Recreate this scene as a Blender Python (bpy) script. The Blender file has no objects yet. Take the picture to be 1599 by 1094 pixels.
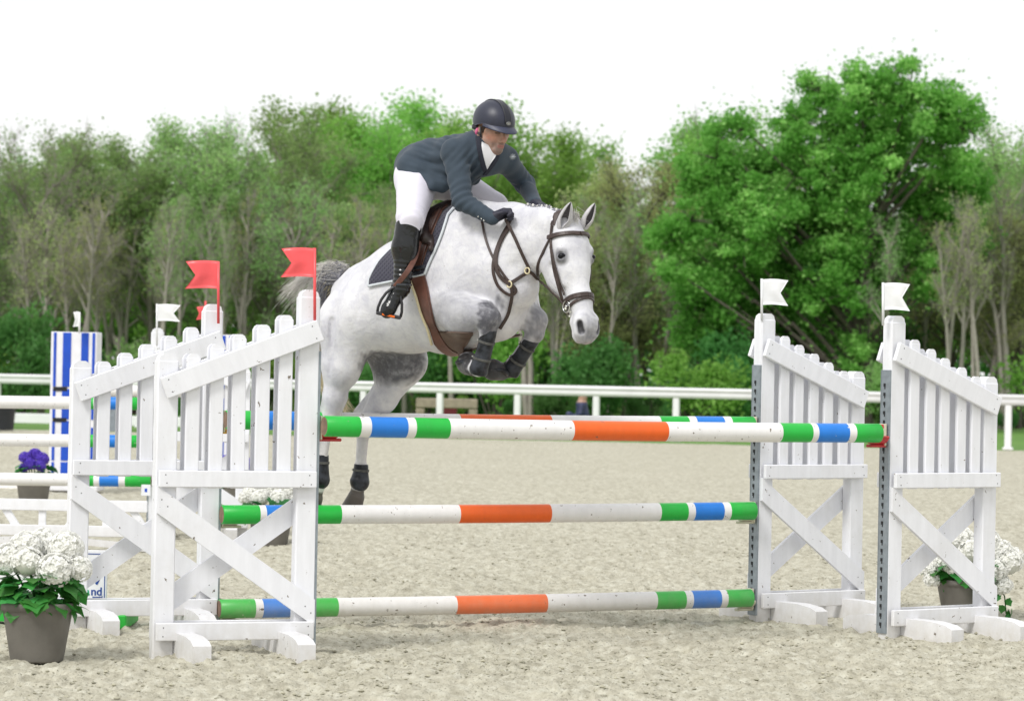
import bpy, math, random
import numpy as np
from mathutils import Vector, Matrix
from mathutils.bvhtree import BVHTree
random.seed(7); rng = np.random.default_rng(7)
scene = bpy.context.scene
C = scene.collection

# ------------------------------------------------------------------ camera
CAM_H, FPX = 1.42, 4700.0            # eye height; focal length in pixels of a 1599 wide picture
ROLL, PITCH = math.radians(1.09), math.atan(28.0/FPX)
fw = Vector((0, math.cos(PITCH), math.sin(PITCH)))
up0 = Vector((0, -math.sin(PITCH), math.cos(PITCH)))
X0 = Vector((1, 0, 0))
c_right = X0*math.cos(ROLL) + up0*math.sin(ROLL)
c_up = up0*math.cos(ROLL) - X0*math.sin(ROLL)
cam_pos = Vector((0, 0, CAM_H))
cam_data = bpy.data.cameras.new('camera')
cam = bpy.data.objects.new('camera', cam_data); C.objects.link(cam)
cam.matrix_world = Matrix(((c_right.x, c_up.x, -fw.x, 0), (c_right.y, c_up.y, -fw.y, 0), (c_right.z, c_up.z, -fw.z, CAM_H), (0, 0, 0, 1)))
cam_data.sensor_width = 36.0
cam_data.lens = 36.0*FPX/1599.0
cam_data.clip_start = 0.5; cam_data.clip_end = 1500
cam_data.dof.use_dof = True
cam_data.dof.focus_distance = 15.9
cam_data.dof.aperture_fstop = 5.2
scene.camera = cam

# ------------------------------------------------------------------ world and sun
SUN_EL, SUN_AZ = math.radians(48), math.radians(215)     # azimuth clockwise from +Y (the view direction)
world = bpy.data.worlds.new('World'); scene.world = world; world.use_nodes = True
wn = world.node_tree; wn.nodes.clear()
w_out = wn.nodes.new('ShaderNodeOutputWorld'); w_bg = wn.nodes.new('ShaderNodeBackground')
w_sky = wn.nodes.new('ShaderNodeTexSky'); w_sky.sky_type = 'NISHITA'; w_sky.sun_disc = False
w_sky.sun_elevation = SUN_EL; w_sky.sun_rotation = SUN_AZ
w_mix = wn.nodes.new('ShaderNodeMix'); w_mix.data_type = 'RGBA'
w_mix.inputs[0].default_value = 0.93                       # a closed veil of high cloud over the blue
w_mix.inputs[7].default_value = (7.75, 7.75, 7.7, 1)
wn.links.new(w_sky.outputs[0], w_mix.inputs[6]); wn.links.new(w_mix.outputs[2], w_bg.inputs[0])
w_bg.inputs[1].default_value = 0.10
wn.links.new(w_bg.outputs[0], w_out.inputs[0])
sl = bpy.data.lights.new('sun', 'SUN'); sl.energy = 1.7; sl.angle = math.radians(16); sl.color = (1.0, 0.975, 0.93)
sun = bpy.data.objects.new('sun', sl); C.objects.link(sun)
sd = Vector((math.sin(SUN_AZ)*math.cos(SUN_EL), math.cos(SUN_AZ)*math.cos(SUN_EL), math.sin(SUN_EL)))
sun.rotation_euler = sd.to_track_quat('Z', 'Y').to_euler(); sun.location = (-10, -10, 20)
vs = scene.view_settings
scene.display_settings.display_device = 'sRGB'
vs.view_transform = 'Standard'; vs.look = 'None'; vs.exposure = 0.45; vs.gamma = 1.0; vs.use_curve_mapping = False
scene.cycles.use_denoising = True
scene.cycles.max_bounces = 6; scene.cycles.diffuse_bounces = 3; scene.cycles.glossy_bounces = 2
scene.cycles.transmission_bounces = 3; scene.cycles.transparent_max_bounces = 6

def at(px, py, D):
    """pixel of the photograph and a depth in metres -> a point of the place"""
    px, py, D = float(px), float(py), float(D)
    return cam_pos + D*(fw + (px-799.5)/FPX*c_right + (547.0-py)/FPX*c_up)
def project(p):
    d = Vector(p)-cam_pos; z = d.dot(fw)
    return 799.5+FPX*d.dot(c_right)/z, 547.0-FPX*d.dot(c_up)/z
def ground_at(px, D):
    """the ground point seen in pixel column px at depth D"""
    py = 700.0
    for _ in range(12):
        p = at(px, py, D)
        py += p.z*FPX/D
    p.z = 0.0
    return p

# ------------------------------------------------------------------ materials
def nd(nt, t, **kw):
    n = nt.nodes.new(t)
    for k, v in kw.items():
        if k.startswith('i_'):
            n.inputs[int(k[2:]) if k[2:].isdigit() else k[2:].replace('_', ' ')].default_value = v
        else: setattr(n, k, v)
    return n
def new_mat(name):
    m = bpy.data.materials.new(name); m.use_nodes = True
    nt = m.node_tree; b = nt.nodes['Principled BSDF']
    return m, nt, b
def ramp(nt, fac, stops):
    r = nt.nodes.new('ShaderNodeValToRGB'); e = r.color_ramp.elements
    while len(e) < len(stops): e.new(0.5)
    for k, (p, c) in enumerate(stops): e[k].position = p; e[k].color = (*c, 1) if len(c) == 3 else c
    nt.links.new(fac, r.inputs[0]); return r
def mixc(nt, fac, a, b, mode='MIX'):
    m = nt.nodes.new('ShaderNodeMix'); m.data_type = 'RGBA'; m.blend_type = mode
    for sock, v in ((m.inputs[0], fac), (m.inputs[6], a), (m.inputs[7], b)):
        if isinstance(v, (int, float)): sock.default_value = v
        elif isinstance(v, tuple): sock.default_value = (*v, 1) if len(v) == 3 else v
        else: nt.links.new(v, sock)
    return m.outputs[2]
def noise(nt, scale, detail=4, rough=0.55, vec=None, dist=0.0):
    n = nt.nodes.new('ShaderNodeTexNoise'); n.inputs['Scale'].default_value = scale
    n.inputs['Detail'].default_value = detail; n.inputs['Roughness'].default_value = rough
    n.inputs['Distortion'].default_value = dist
    if vec is not None: nt.links.new(vec, n.inputs['Vector'])
    return n.outputs[0]
def objvec(nt, scale=(1, 1, 1), rand=True):
    tc = nt.nodes.new('ShaderNodeTexCoord'); mp = nt.nodes.new('ShaderNodeMapping')
    mp.inputs['Scale'].default_value = scale
    nt.links.new(tc.outputs['Object'], mp.inputs[0])
    if rand:
        oi = nt.nodes.new('ShaderNodeObjectInfo'); mu = nt.nodes.new('ShaderNodeMath'); mu.operation = 'MULTIPLY'
        mu.inputs[1].default_value = 37.0; nt.links.new(oi.outputs['Random'], mu.inputs[0])
        nt.links.new(mu.outputs[0], mp.inputs['Location'])
    return mp.outputs[0]
def bump(nt, b, h, strength=0.3, dist=0.01):
    bm = nt.nodes.new('ShaderNodeBump'); bm.inputs['Strength'].default_value = strength; bm.inputs['Distance'].default_value = dist
    nt.links.new(h, bm.inputs['Height']); nt.links.new(bm.outputs[0], b.inputs['Normal'])
def plain(name, col, rough=0.6, var=0.12, scale=12, bmp=0.15, bscale=60, metal=0.0, sheen=0.0, coat=0.0, vscale=(1, 1, 1), bdist=0.004):
    m, nt, b = new_mat(name); v = objvec(nt, vscale)
    n = noise(nt, scale, 5, vec=v)
    c = ramp(nt, n, [(0.3, tuple(x*(1-var) for x in col)), (0.7, tuple(min(1, x*(1+var)) for x in col))])
    nt.links.new(c.outputs[0], b.inputs['Base Color'])
    b.inputs['Roughness'].default_value = rough; b.inputs['Metallic'].default_value = metal
    if sheen: b.inputs['Sheen Weight'].default_value = sheen
    if coat: b.inputs['Coat Weight'].default_value = coat; b.inputs['Coat Roughness'].default_value = 0.2
    if bmp: bump(nt, b, noise(nt, bscale, 4, vec=v), bmp, bdist)
    return m
def painted(name, col, chip=(0.16, 0.13, 0.10), amount=0.66, dirt=(0.45, 0.42, 0.35), rough=0.45, scale=26, grime=0.5):
    """paint on timber: faint streaks, dust near the ground, flecks knocked off"""
    m, nt, b = new_mat(name); v = objvec(nt)
    st = noise(nt, 5, 5, vec=objvec(nt, (5, 5, 0.7)))
    base = ramp(nt, st, [(0.25, tuple(x*0.90 for x in col)), (0.7, col)]).outputs[0]
    gn = noise(nt, 3.0, 6, 0.7, vec=v)
    g = ramp(nt, gn, [(0.5, (0, 0, 0)), (0.85, (grime, grime, grime))]).outputs[0]
    base = mixc(nt, g, base, dirt)
    gp = nt.nodes.new('ShaderNodeNewGeometry'); sx = nt.nodes.new('ShaderNodeSeparateXYZ'); nt.links.new(gp.outputs['Position'], sx.inputs[0])
    mr = nd(nt, 'ShaderNodeMapRange'); mr.inputs[1].default_value = 0.0; mr.inputs[2].default_value = 0.22; mr.inputs[3].default_value = 0.75; mr.inputs[4].default_value = 0.0
    nt.links.new(sx.outputs[2], mr.inputs[0])
    mm = nd(nt, 'ShaderNodeMath', operation='MULTIPLY'); nt.links.new(mr.outputs[0], mm.inputs[0]); nt.links.new(noise(nt, 18, 6, 0.7, vec=v), mm.inputs[1])
    base = mixc(nt, mm.outputs[0], base, (0.42, 0.38, 0.29))
    cn = noise(nt, scale, 3, 0.6, vec=v, dist=0.4)
    cf = ramp(nt, cn, [(amount, (0, 0, 0)), (amount+0.025, (1, 1, 1))]).outputs[0]
    base = mixc(nt, cf, base, chip)
    nt.links.new(base, b.inputs['Base Color']); b.inputs['Roughness'].default_value = rough
    bump(nt, b, noise(nt, 30, 5, vec=objvec(nt, (4, 4, 0.5))), 0.18, 0.003)
    return m
WHITE = (0.85, 0.86, 0.91)
M = dict(
    white=painted('white_paint', WHITE, amount=0.70, grime=0.25),
    white_pole=painted('white_pole_paint', (0.83, 0.82, 0.82), amount=0.665, scale=34, grime=0.12),
    green_pole=painted('green_pole_paint', (0.012, 0.46, 0.05), chip=(0.5, 0.5, 0.4), amount=0.71, scale=30, dirt=(0.12, 0.42, 0.1), grime=0.3, rough=0.4),
    blue_pole=painted('blue_pole_paint', (0.012, 0.20, 0.70), chip=(0.6, 0.6, 0.6), amount=0.71, scale=30, dirt=(0.10, 0.28, 0.6), grime=0.3, rough=0.4),
    orange_pole=painted('orange_pole_paint', (0.83, 0.125, 0.01), chip=(0.3, 0.1, 0.05), amount=0.71, scale=30, dirt=(0.7, 0.2, 0.06), grime=0.3, rough=0.4),
    endwood=plain('pole_end_wood', (0.20, 0.13, 0.09), 0.8, 0.3, 25),
    steel=plain('galvanised_steel', (0.30, 0.34, 0.38), 0.45, 0.15, 30, metal=0.55),
    hole=plain('dark_slot', (0.015, 0.016, 0.018), 0.8, 0.1),
    red_plastic=plain('red_plastic', (0.50, 0.025, 0.03), 0.4, 0.2, 20),
    yellow_plastic=plain('yellow_plastic', (0.80, 0.42, 0.01), 0.4, 0.15, 20),
    cream_plastic=plain('cream_plastic', (0.6, 0.57, 0.45), 0.5, 0.1, 20),
    grey_plastic=plain('grey_plastic', (0.18, 0.18, 0.18), 0.5, 0.1, 20),
    red_flag=plain('red_flag_plastic', (0.83, 0.10, 0.11), 0.35, 0.10, 8, bmp=0.4, bscale=9, bdist=0.01),
    white_flag=plain('white_flag_plastic', (0.80, 0.81, 0.83), 0.4, 0.05, 8, bmp=0.4, bscale=9, bdist=0.01),
    tower_white=plain('tower_white_paint', (0.80, 0.80, 0.84), 0.5, 0.06, 9),
    tower_blue=plain('tower_blue_paint', (0.005, 0.07, 0.52), 0.45, 0.10, 9),
    rail_white=plain('rail_white_plastic', (0.80, 0.80, 0.82), 0.4, 0.06, 3),
    pot=plain('grey_clay_pot', (0.16, 0.15, 0.135), 0.7, 0.16, 7, bmp=0.3, bscale=60),
    nylon=plain('dark_metal', (0.03, 0.03, 0.035), 0.3, 0.2, 30),
    chrome=plain('chrome', (0.6, 0.6, 0.58), 0.2, 0.1, 30, metal=1.0),
)

# ------------------------------------------------------------------ objects
def tag(o, label=None, cat=None, group=None, kind=None):
    if label: o['label'] = label
    if cat: o['category'] = cat
    if group: o['group'] = group
    if kind: o['kind'] = kind
    return o
def link(name, me, parent=None, loc=None, rot=None):
    o = bpy.data.objects.new(name, me); C.objects.link(o)
    if parent is not None: o.parent = parent
    if loc is not None: o.location = loc
    if rot is not None: o.rotation_euler = rot
    return o
def empty(name, loc=(0, 0, 0), rz=0.0, **kw):
    o = bpy.data.objects.new(name, None); C.objects.link(o); o.location = loc; o.rotation_euler = (0, 0, rz)
    o.empty_display_size = 0.1
    return tag(o, **kw)
def mesh_np(name, V, F, mats, smooth=True, midx=None):
    me = bpy.data.meshes.new(name)
    V = np.asarray(V, dtype=np.float32).reshape(-1, 3); F = np.asarray(F, dtype=np.int32)
    k = F.shape[1]; n = len(F)
    me.vertices.add(len(V)); me.vertices.foreach_set('co', V.ravel())
    me.loops.add(n*k); me.loops.foreach_set('vertex_index', F.ravel())
    me.polygons.add(n); me.polygons.foreach_set('loop_start', np.arange(0, n*k, k, dtype=np.int32))
    me.polygons.foreach_set('loop_total', np.full(n, k, dtype=np.int32))
    me.polygons.foreach_set('use_smooth', np.full(n, smooth))
    for m in (mats if isinstance(mats, (list, tuple)) else [mats]): me.materials.append(m)
    if midx is not None: me.polygons.foreach_set('material_index', np.asarray(midx, dtype=np.int32))
    me.update(calc_edges=True); me.validate()
    return me
class MB:
    """collects verts / faces of one mesh"""
    def __init__(s): s.v = []; s.f = []; s.m = []; s.sm = []
    def add(s, vs, fs, mi=0, sm=False):
        n = len(s.v); s.v += [tuple(v) for v in vs]; s.f += [tuple(n+i for i in f) for f in fs]; s.m += [mi]*len(fs); s.sm += [sm]*len(fs)
    def box(s, c, d, mi=0, bev=0.0, mat=None):
        """box with chamfered edges: centre, full sizes"""
        hx, hy, hz = d[0]/2, d[1]/2, d[2]/2
        bev = min(bev, hx*0.6, hy*0.6, hz*0.6)
        if bev <= 0:
            vs = [(x, y, z) for x in (-hx, hx) for y in (-hy, hy) for z in (-hz, hz)]
            fs = [(0, 1, 3, 2), (4, 6, 7, 5), (0, 4, 5, 1), (2, 3, 7, 6), (0, 2, 6, 4), (1, 5, 7, 3)]
        else:
            vs = []; idx = {}
            for sx in (-1, 1):
                for sy in (-1, 1):
                    for sz in (-1, 1):
                        for ax in range(3):
                            p = [sx*(hx-bev), sy*(hy-bev), sz*(hz-bev)]; p[ax] = (sx*hx, sy*hy, sz*hz)[ax]
                            idx[(sx, sy, sz, ax)] = len(vs); vs.append(tuple(p))
            fs = []
            for ax in range(3):
                a, b = [k for k in range(3) if k != ax]
                for sg in (-1, 1):
                    q = []
                    for (i, j) in ((-1, -1), (1, -1), (1, 1), (-1, 1)):
                        t = [0, 0, 0]; t[ax] = sg; t[a] = i; t[b] = j; q.append(idx[(*t, ax)])
                    if (sg < 0) != (ax == 1): q = q[::-1]
                    fs.append(tuple(q))
                for i in (-1, 1):
                    for j in (-1, 1):
                        t0 = [0, 0, 0]; t1 = [0, 0, 0]; t0[a] = t1[a] = i; t0[b] = t1[b] = j; t0[ax] = -1; t1[ax] = 1
                        fs.append((idx[(*t0, a)], idx[(*t1, a)], idx[(*t1, b)], idx[(*t0, b)]))
            for sx in (-1, 1):
                for sy in (-1, 1):
                    for sz in (-1, 1): fs.append(tuple(idx[(sx, sy, sz, ax)] for ax in range(3)))
        if mat is not None: vs = [mat @ Vector(v) for v in vs]
        vs = [(v[0]+c[0], v[1]+c[1], v[2]+c[2]) for v in vs]
        s.add(vs, fs, mi)
    def prism(s, poly, y0, y1, mi=0, sm=False):
        """polygon in XZ extruded along Y"""
        n = len(poly); vs = [(p[0], y0, p[1]) for p in poly]+[(p[0], y1, p[1]) for p in poly]
        s.add(vs, [tuple(range(n)), tuple(range(2*n-1, n-1, -1))]+[(i+n, (i+1) % n+n, (i+1) % n, i) for i in range(n)], mi, sm)
    def tube(s, pts, rs, n=8, mi=0, caps=True, sm=True, ref=None, flat=1.0):
        """swept tube; flat<1 squashes it along the second axis; ref gives the squash direction per point"""
        pts = [Vector(p) for p in pts]; k = len(pts)
        if not isinstance(rs, (list, tuple)): rs = [rs]*k
        vs = []; prev = None
        for i in range(k):
            t = (pts[min(i+1, k-1)]-pts[max(i-1, 0)])
            if t.length < 1e-9: t = Vector((0, 0, 1))
            t.normalize()
            if ref is not None: nrm = Vector(ref[i] if isinstance(ref, list) else ref)
            elif prev is not None: nrm = prev
            else: nrm = Vector((0, 0, 1)) if abs(t.z) < 0.9 else Vector((1, 0, 0))
            nrm = (nrm-t*nrm.dot(t))
            if nrm.length < 1e-6: nrm = t.orthogonal()
            nrm.normalize(); prev = nrm; bn = t.cross(nrm)
            for j in range(n):
                a = 2*math.pi*j/n
                vs.append(pts[i]+bn*(rs[i]*math.cos(a))+nrm*(rs[i]*flat*math.sin(a)))
        fs = [(i*n+j, i*n+(j+1) % n, (i+1)*n+(j+1) % n, (i+1)*n+j) for i in range(k-1) for j in range(n)]
        s.add(vs, fs, mi, sm)
        if caps:
            b = len(s.v)-k*n
            s.f.append(tuple(b+j for j in range(n-1, -1, -1))); s.m.append(mi); s.sm.append(False)
            s.f.append(tuple(b+(k-1)*n+j for j in range(n))); s.m.append(mi); s.sm.append(False)
    def strap(s, pts, nrms, w, t, mi=0):
        """flat strap with rounded edges lying on normals"""
        pts = [Vector(p) for p in pts]; k = len(pts); vs = []
        prof = [(-.5, -.5), (.5, -.5), (.5, .1), (.38, .5), (-.38, .5), (-.5, .1)]
        for i in range(k):
            tg = (pts[min(i+1, k-1)]-pts[max(i-1, 0)]).normalized()
            nr = Vector(nrms[i]); nr = (nr-tg*nr.dot(tg)).normalized(); bn = tg.cross(nr)
            ww = w[i] if isinstance(w, list) else w
            for a, b in prof: vs.append(pts[i]+bn*(a*ww)+nr*(b*t))
        n = len(prof)
        fs = [(i*n+j, i*n+(j+1) % n, (i+1)*n+(j+1) % n, (i+1)*n+j) for i in range(k-1) for j in range(n)]
        fs += [tuple(range(n-1, -1, -1)), tuple((k-1)*n+j for j in range(n))]
        s.add(vs, fs, mi, False)
    def ball(s, c, r, mi=0, nu=10, nv=7, mat=None):
        r = r if isinstance(r, (tuple, list)) else (r, r, r); vs = []
        for i in range(nv+1):
            th = math.pi*i/nv
            for j in range(nu):
                a = 2*math.pi*j/nu
                p = Vector((r[0]*math.sin(th)*math.cos(a), r[1]*math.sin(th)*math.sin(a), r[2]*math.cos(th)))
                if mat is not None: p = mat @ p
                vs.append(p+Vector(c))
        fs = [(i*nu+j, (i+1)*nu+j, (i+1)*nu+(j+1) % nu, i*nu+(j+1) % nu) for i in range(nv) for j in range(nu)]
        s.add(vs, fs, mi, True)
    def mesh(s, name, mats):
        me = bpy.data.meshes.new(name); me.from_pydata([tuple(v) for v in s.v], [], s.f)
        for m in (mats if isinstance(mats, (list, tuple)) else [mats]): me.materials.append(m)
        me.polygons.foreach_set('material_index', s.m); me.polygons.foreach_set('use_smooth', s.sm)
        me.update(); me.validate()
        return me
    def build(s, name, mats, parent=None, loc=None, rot=None, **kw):
        return tag(link(name, s.mesh(name, mats), parent, loc, rot), **kw)
def copy_tree(o, parent=None):
    c = o.copy(); C.objects.link(c); c.parent = parent
    for ch in o.children: copy_tree(ch, c)
    return c
def spline(pts, n=8):
    """Catmull-Rom through points (any dimension)"""
    P = [np.array(p, float) for p in pts]; P = [2*P[0]-P[1]]+P+[2*P[-1]-P[-2]]; out = []
    for i in range(1, len(P)-2):
        for k in range(n):
            t = k/n
            out.append(0.5*((2*P[i])+(-P[i-1]+P[i+1])*t+(2*P[i-1]-5*P[i]+4*P[i+1]-P[i+2])*t*t+(-P[i-1]+3*P[i]-3*P[i+1]+P[i+2])*t**3))
    out.append(P[-2]); return out

def vnoise(x, y, seed=0):
    """value noise on numpy arrays"""
    xi = np.floor(x).astype(np.int64); yi = np.floor(y).astype(np.int64); fx = x-xi; fy = y-yi
    fx = fx*fx*(3-2*fx); fy = fy*fy*(3-2*fy)
    def h(a, b):
        n = (a*374761393+b*668265263+seed*974634777) & 0xffffffff
        n = ((n ^ (n >> 13))*1274126177) & 0xffffffff
        return ((n ^ (n >> 16)) & 0xffff)/65535.0
    return (h(xi, yi)*(1-fx)+h(xi+1, yi)*fx)*(1-fy)+(h(xi, yi+1)*(1-fx)+h(xi+1, yi+1)*fx)*fy
def fbm(x, y, oct=4, seed=0, gain=0.5):
    s = 0; a = 1.0; t = 0
    for k in range(oct):
        s = s+a*vnoise(x*2**k, y*2**k, seed+k*17); t += a; a *= gain
    return s/t
# ------------------------------------------------------------------ ground
def sand_material():
    m, nt, b = new_mat('arena_sand')
    g = nt.nodes.new('ShaderNodeNewGeometry')
    def sc(s):
        mp = nt.nodes.new('ShaderNodeMapping'); mp.inputs['Scale'].default_value = s; nt.links.new(g.outputs['Position'], mp.inputs[0]); return mp.outputs[0]
    big = noise(nt, 1.0, 5, 0.6, vec=sc((0.5, 0.28, 1)))
    mid = noise(nt, 1.0, 6, 0.7, vec=sc((15, 8, 15)))
    fine = noise(nt, 1.0, 3, 0.6, vec=sc((70, 45, 70)))
    c1 = ramp(nt, big, [(0.3, (0.43, 0.411, 0.328)), (0.7, (0.505, 0.484, 0.396))]).outputs[0]
    c2 = ramp(nt, mid, [(0.36, (0.255, 0.237, 0.18)), (0.49, (0.44, 0.417, 0.332)), (0.66, (0.62, 0.61, 0.52))]).outputs[0]
    c = mixc(nt, 0.62, c1, c2)
    spk = ramp(nt, fine, [(0.33, (0.13, 0.12, 0.08)), (0.42, (1, 1, 1))]).outputs[0]
    c = mixc(nt, 0.55, c, spk, 'MULTIPLY')
    sep = nt.nodes.new('ShaderNodeSeparateXYZ'); nt.links.new(g.outputs['Position'], sep.inputs[0])
    nt.links.new(c, b.inputs['Base Color']); b.inputs['Roughness'].default_value = 0.95
    b.inputs['Specular IOR Level'].default_value = 0.15
    bump(nt, b, fine, 0.6, 0.012)
    return m
M['sand'] = sand_material()
def grass_material(name, a, bcol):
    m, nt, b = new_mat(name)
    g = nt.nodes.new('ShaderNodeNewGeometry')
    n = noise(nt, 0.9, 6, 0.65, vec=g.outputs['Position'])
    nt.links.new(ramp(nt, n, [(0.3, a), (0.7, bcol)]).outputs[0], b.inputs['Base Color'])
    b.inputs['Roughness'].default_value = 0.9
    return m
M['turf'] = grass_material('turf', (0.055, 0.15, 0.02), (0.13, 0.27, 0.035))
gz = MB(); gz.add([(-400, -60, -.09), (400, -60, -.09), (400, 700, -.09), (-400, 700, -.09)], [(0, 1, 2, 3)])
tag(gz.build('ground', M['turf']), kind='structure')

def sand_height(x, y):
    h = 0.030*(fbm(x*0.8, y*0.6, 3, 3)-0.5)
    rut = fbm(x*2.4+3, y*1.7, 4, 11)
    h += 0.055*(rut-0.5)
    t = fbm(x*14, y*10, 3, 31, 0.65); h += 0.034*(t-0.5)
    c = vnoise(x*26, y*22, 51); h += 0.022*np.maximum(c-0.55, 0)*2
    c = vnoise(x*55, y*40, 57); h += 0.010*(c-0.5)
    # hoof prints
    hx = np.floor(x*2.6); hy = np.floor(y*1.9)
    jx = vnoise(hx*7.13+0.5, hy*3.7+0.5, 71); jy = vnoise(hx*2.1+0.5, hy*9.3+.5, 73); on = vnoise(hx*5.7+.5, hy*4.9+.5, 79)
    dx = (x*2.6-hx-0.25-0.5*jx)/2.6; dy = (y*1.9-hy-0.25-0.5*jy)/1.9
    r = np.sqrt(dx*dx+dy*dy)
    h += np.where(on > 0.45, -0.030*np.exp(-(r/0.055)**2)+0.018*np.exp(-((r-0.095)/0.03)**2), 0)
    return h
SAND_END = 60.5
def build_sand():
    rows = [9.0]
    while rows[-1] < SAND_END: rows.append(rows[-1]+max(0.026, rows[-1]*rows[-1]*0.000125))
    rows = np.array(rows); rows[-1] = SAND_END
    nx = 620
    tcol = np.linspace(-1, 1, nx)
    Y, T = np.meshgrid(rows, tcol, indexing='ij')
    Xg = T*(0.235*Y+1.2)
    Y2 = Y + (Xg*-0.085)*np.clip((Y-25)/35, 0, 1)      # the arena's far edge runs like the rail
    Z = sand_height(Xg, Y2)
    fade = np.clip(1-(Y-20)/45, 0.25, 1); Z = Z*fade
    Z -= 0.02
    n0, n1 = Xg.shape
    V = np.stack([Xg, Y2, Z], -1).reshape(-1, 3)
    i = np.arange(n0-1)[:, None]*n1+np.arange(n1-1)[None, :]
    F = np.stack([i, i+1, i+n1+1, i+n1], -1).reshape(-1, 4)
    tag(link('sand_arena', mesh_np('sand_arena', V, F, M['sand'])), kind='structure')
    # the same footing to either side and behind the photographer
    s = MB()
    for sx in (-1, 1):
        pts = [(sx*(0.235*9+1.15), 9), (sx*(0.235*60.5+1.15), 60.5-sx*(0.235*60.5+1.15)*0.085), (sx*60, 60.5-sx*60*0.085), (sx*60, -30), (0, -30), (0, 9)]
        s.add([(x, y, -0.035) for x, y in pts], [tuple(range(6))[::-sx]])
    tag(s.build('sand_arena_surround', M['sand']), kind='structure')
build_sand()
def build_clods():
    n = 26000
    d = 10.5+16*rng.random(n)**1.4; x = (rng.random(n)*2-1)*(0.2*d+0.6); y = d
    cl = fbm(x*1.6, y*1.1, 3, 91); keep = rng.random(n) < np.clip((cl-0.38)*4, 0.05, 1); x = x[keep]; y = y[keep]; n = len(x)
    r = 0.003+0.010*rng.random(n)**3.5
    z = sand_height(x, y)*np.clip(1-(y-20)/45, .25, 1)-0.02
    base = np.array([(0, 0, 1), (1, 0, 0.1), (0.3, .95, -.05), (-.8, .6, .1), (-.8, -.6, 0), (.3, -.95, .05), (0, 0, -0.8)], float)
    F0 = np.array([(0, 1, 2), (0, 2, 3), (0, 3, 4), (0, 4, 5), (0, 5, 1), (6, 2, 1), (6, 3, 2), (6, 4, 3), (6, 5, 4), (6, 1, 5)])
    a = rng.random(n)*6.283; ca, sa = np.cos(a), np.sin(a)
    j = base[None]*(1+0.35*(rng.random((n, 7, 1))-0.5))
    vx = (j[..., 0]*ca[:, None]-j[..., 1]*sa[:, None])*1.3; vy = j[..., 0]*sa[:, None]+j[..., 1]*ca[:, None]; vz = j[..., 2]*0.75
    V = np.stack([vx*r[:, None]+x[:, None], vy*r[:, None]+y[:, None], vz*r[:, None]+z[:, None]+r[:, None]*0.35], -1).reshape(-1, 3)
    F = (F0[None]+np.arange(n)[:, None, None]*7).reshape(-1, 3)
    m = plain('sand_clod', (0.36, 0.345, 0.265), 0.95, 0.35, 9, bmp=0)
    tag(link('sand_clods', mesh_np('sand_clods', V, F, m, smooth=False)), kind='stuff')
build_clods()

# ------------------------------------------------------------------ rail fence round the arena
def build_rail():
    L = ground_at(40, 65.5); R = ground_at(1585, 59.6)
    d = (R-L); length = d.length; d.normalize(); ang = math.atan2(d.y, d.x)
    pitch = 127.0/ (FPX/62.4)
    root = empty('rail_fence', L, ang, label='long white arena rail fence in front of the woodland', cat='fence')
    # find phase: a post shows at pixel column 807
    best = min(range(0, 6000), key=lambda k: abs(project(L+d*(k*0.005))[0]-807))*0.005
    ph = best % pitch
    xs = [ph+k*pitch for k in range(-6, int(length/pitch)+6)]
    x0, x1 = xs[0]-0.6, xs[-1]+0.6
    prof = [(-.055, -.10), (.055, -.10), (.07, -.02), (.05, .02), (.085, .05), (.085, .09), (0.04, .11), (-.04, .11), (-.085, .09), (-.085, .05), (-.05, .02), (-.07, -.02)]
    m = MB(); n = len(prof)
    m.add([(x, p[0], 0.98+p[1]) for x in (x0, x1) for p in prof], [(i, i+n, (i+1) % n+n, (i+1) % n) for i in range(n)]+[tuple(range(n)), tuple(range(2*n-1, n-1, -1))], 0, True)
    m.build('top_rail', M['rail_white'], root)
    pm = MB(); pm.box((0, 0, 0.44), (0.13, 0.11, 0.9), bev=0.015); pm.box((0, 0, 0.02), (0.2, 0.18, 0.05), bev=0.01)
    me = pm.mesh('post', M['rail_white'])
    for x in xs: link('post', me, root, (x, 0.0, 0))
    lm = MB(); lm.box((3.2, 0.12, 0.13), (9.5, 0.05, 0.22), bev=0.02); lm.build('kick_board', M['rail_white'], root)
build_rail()
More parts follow.
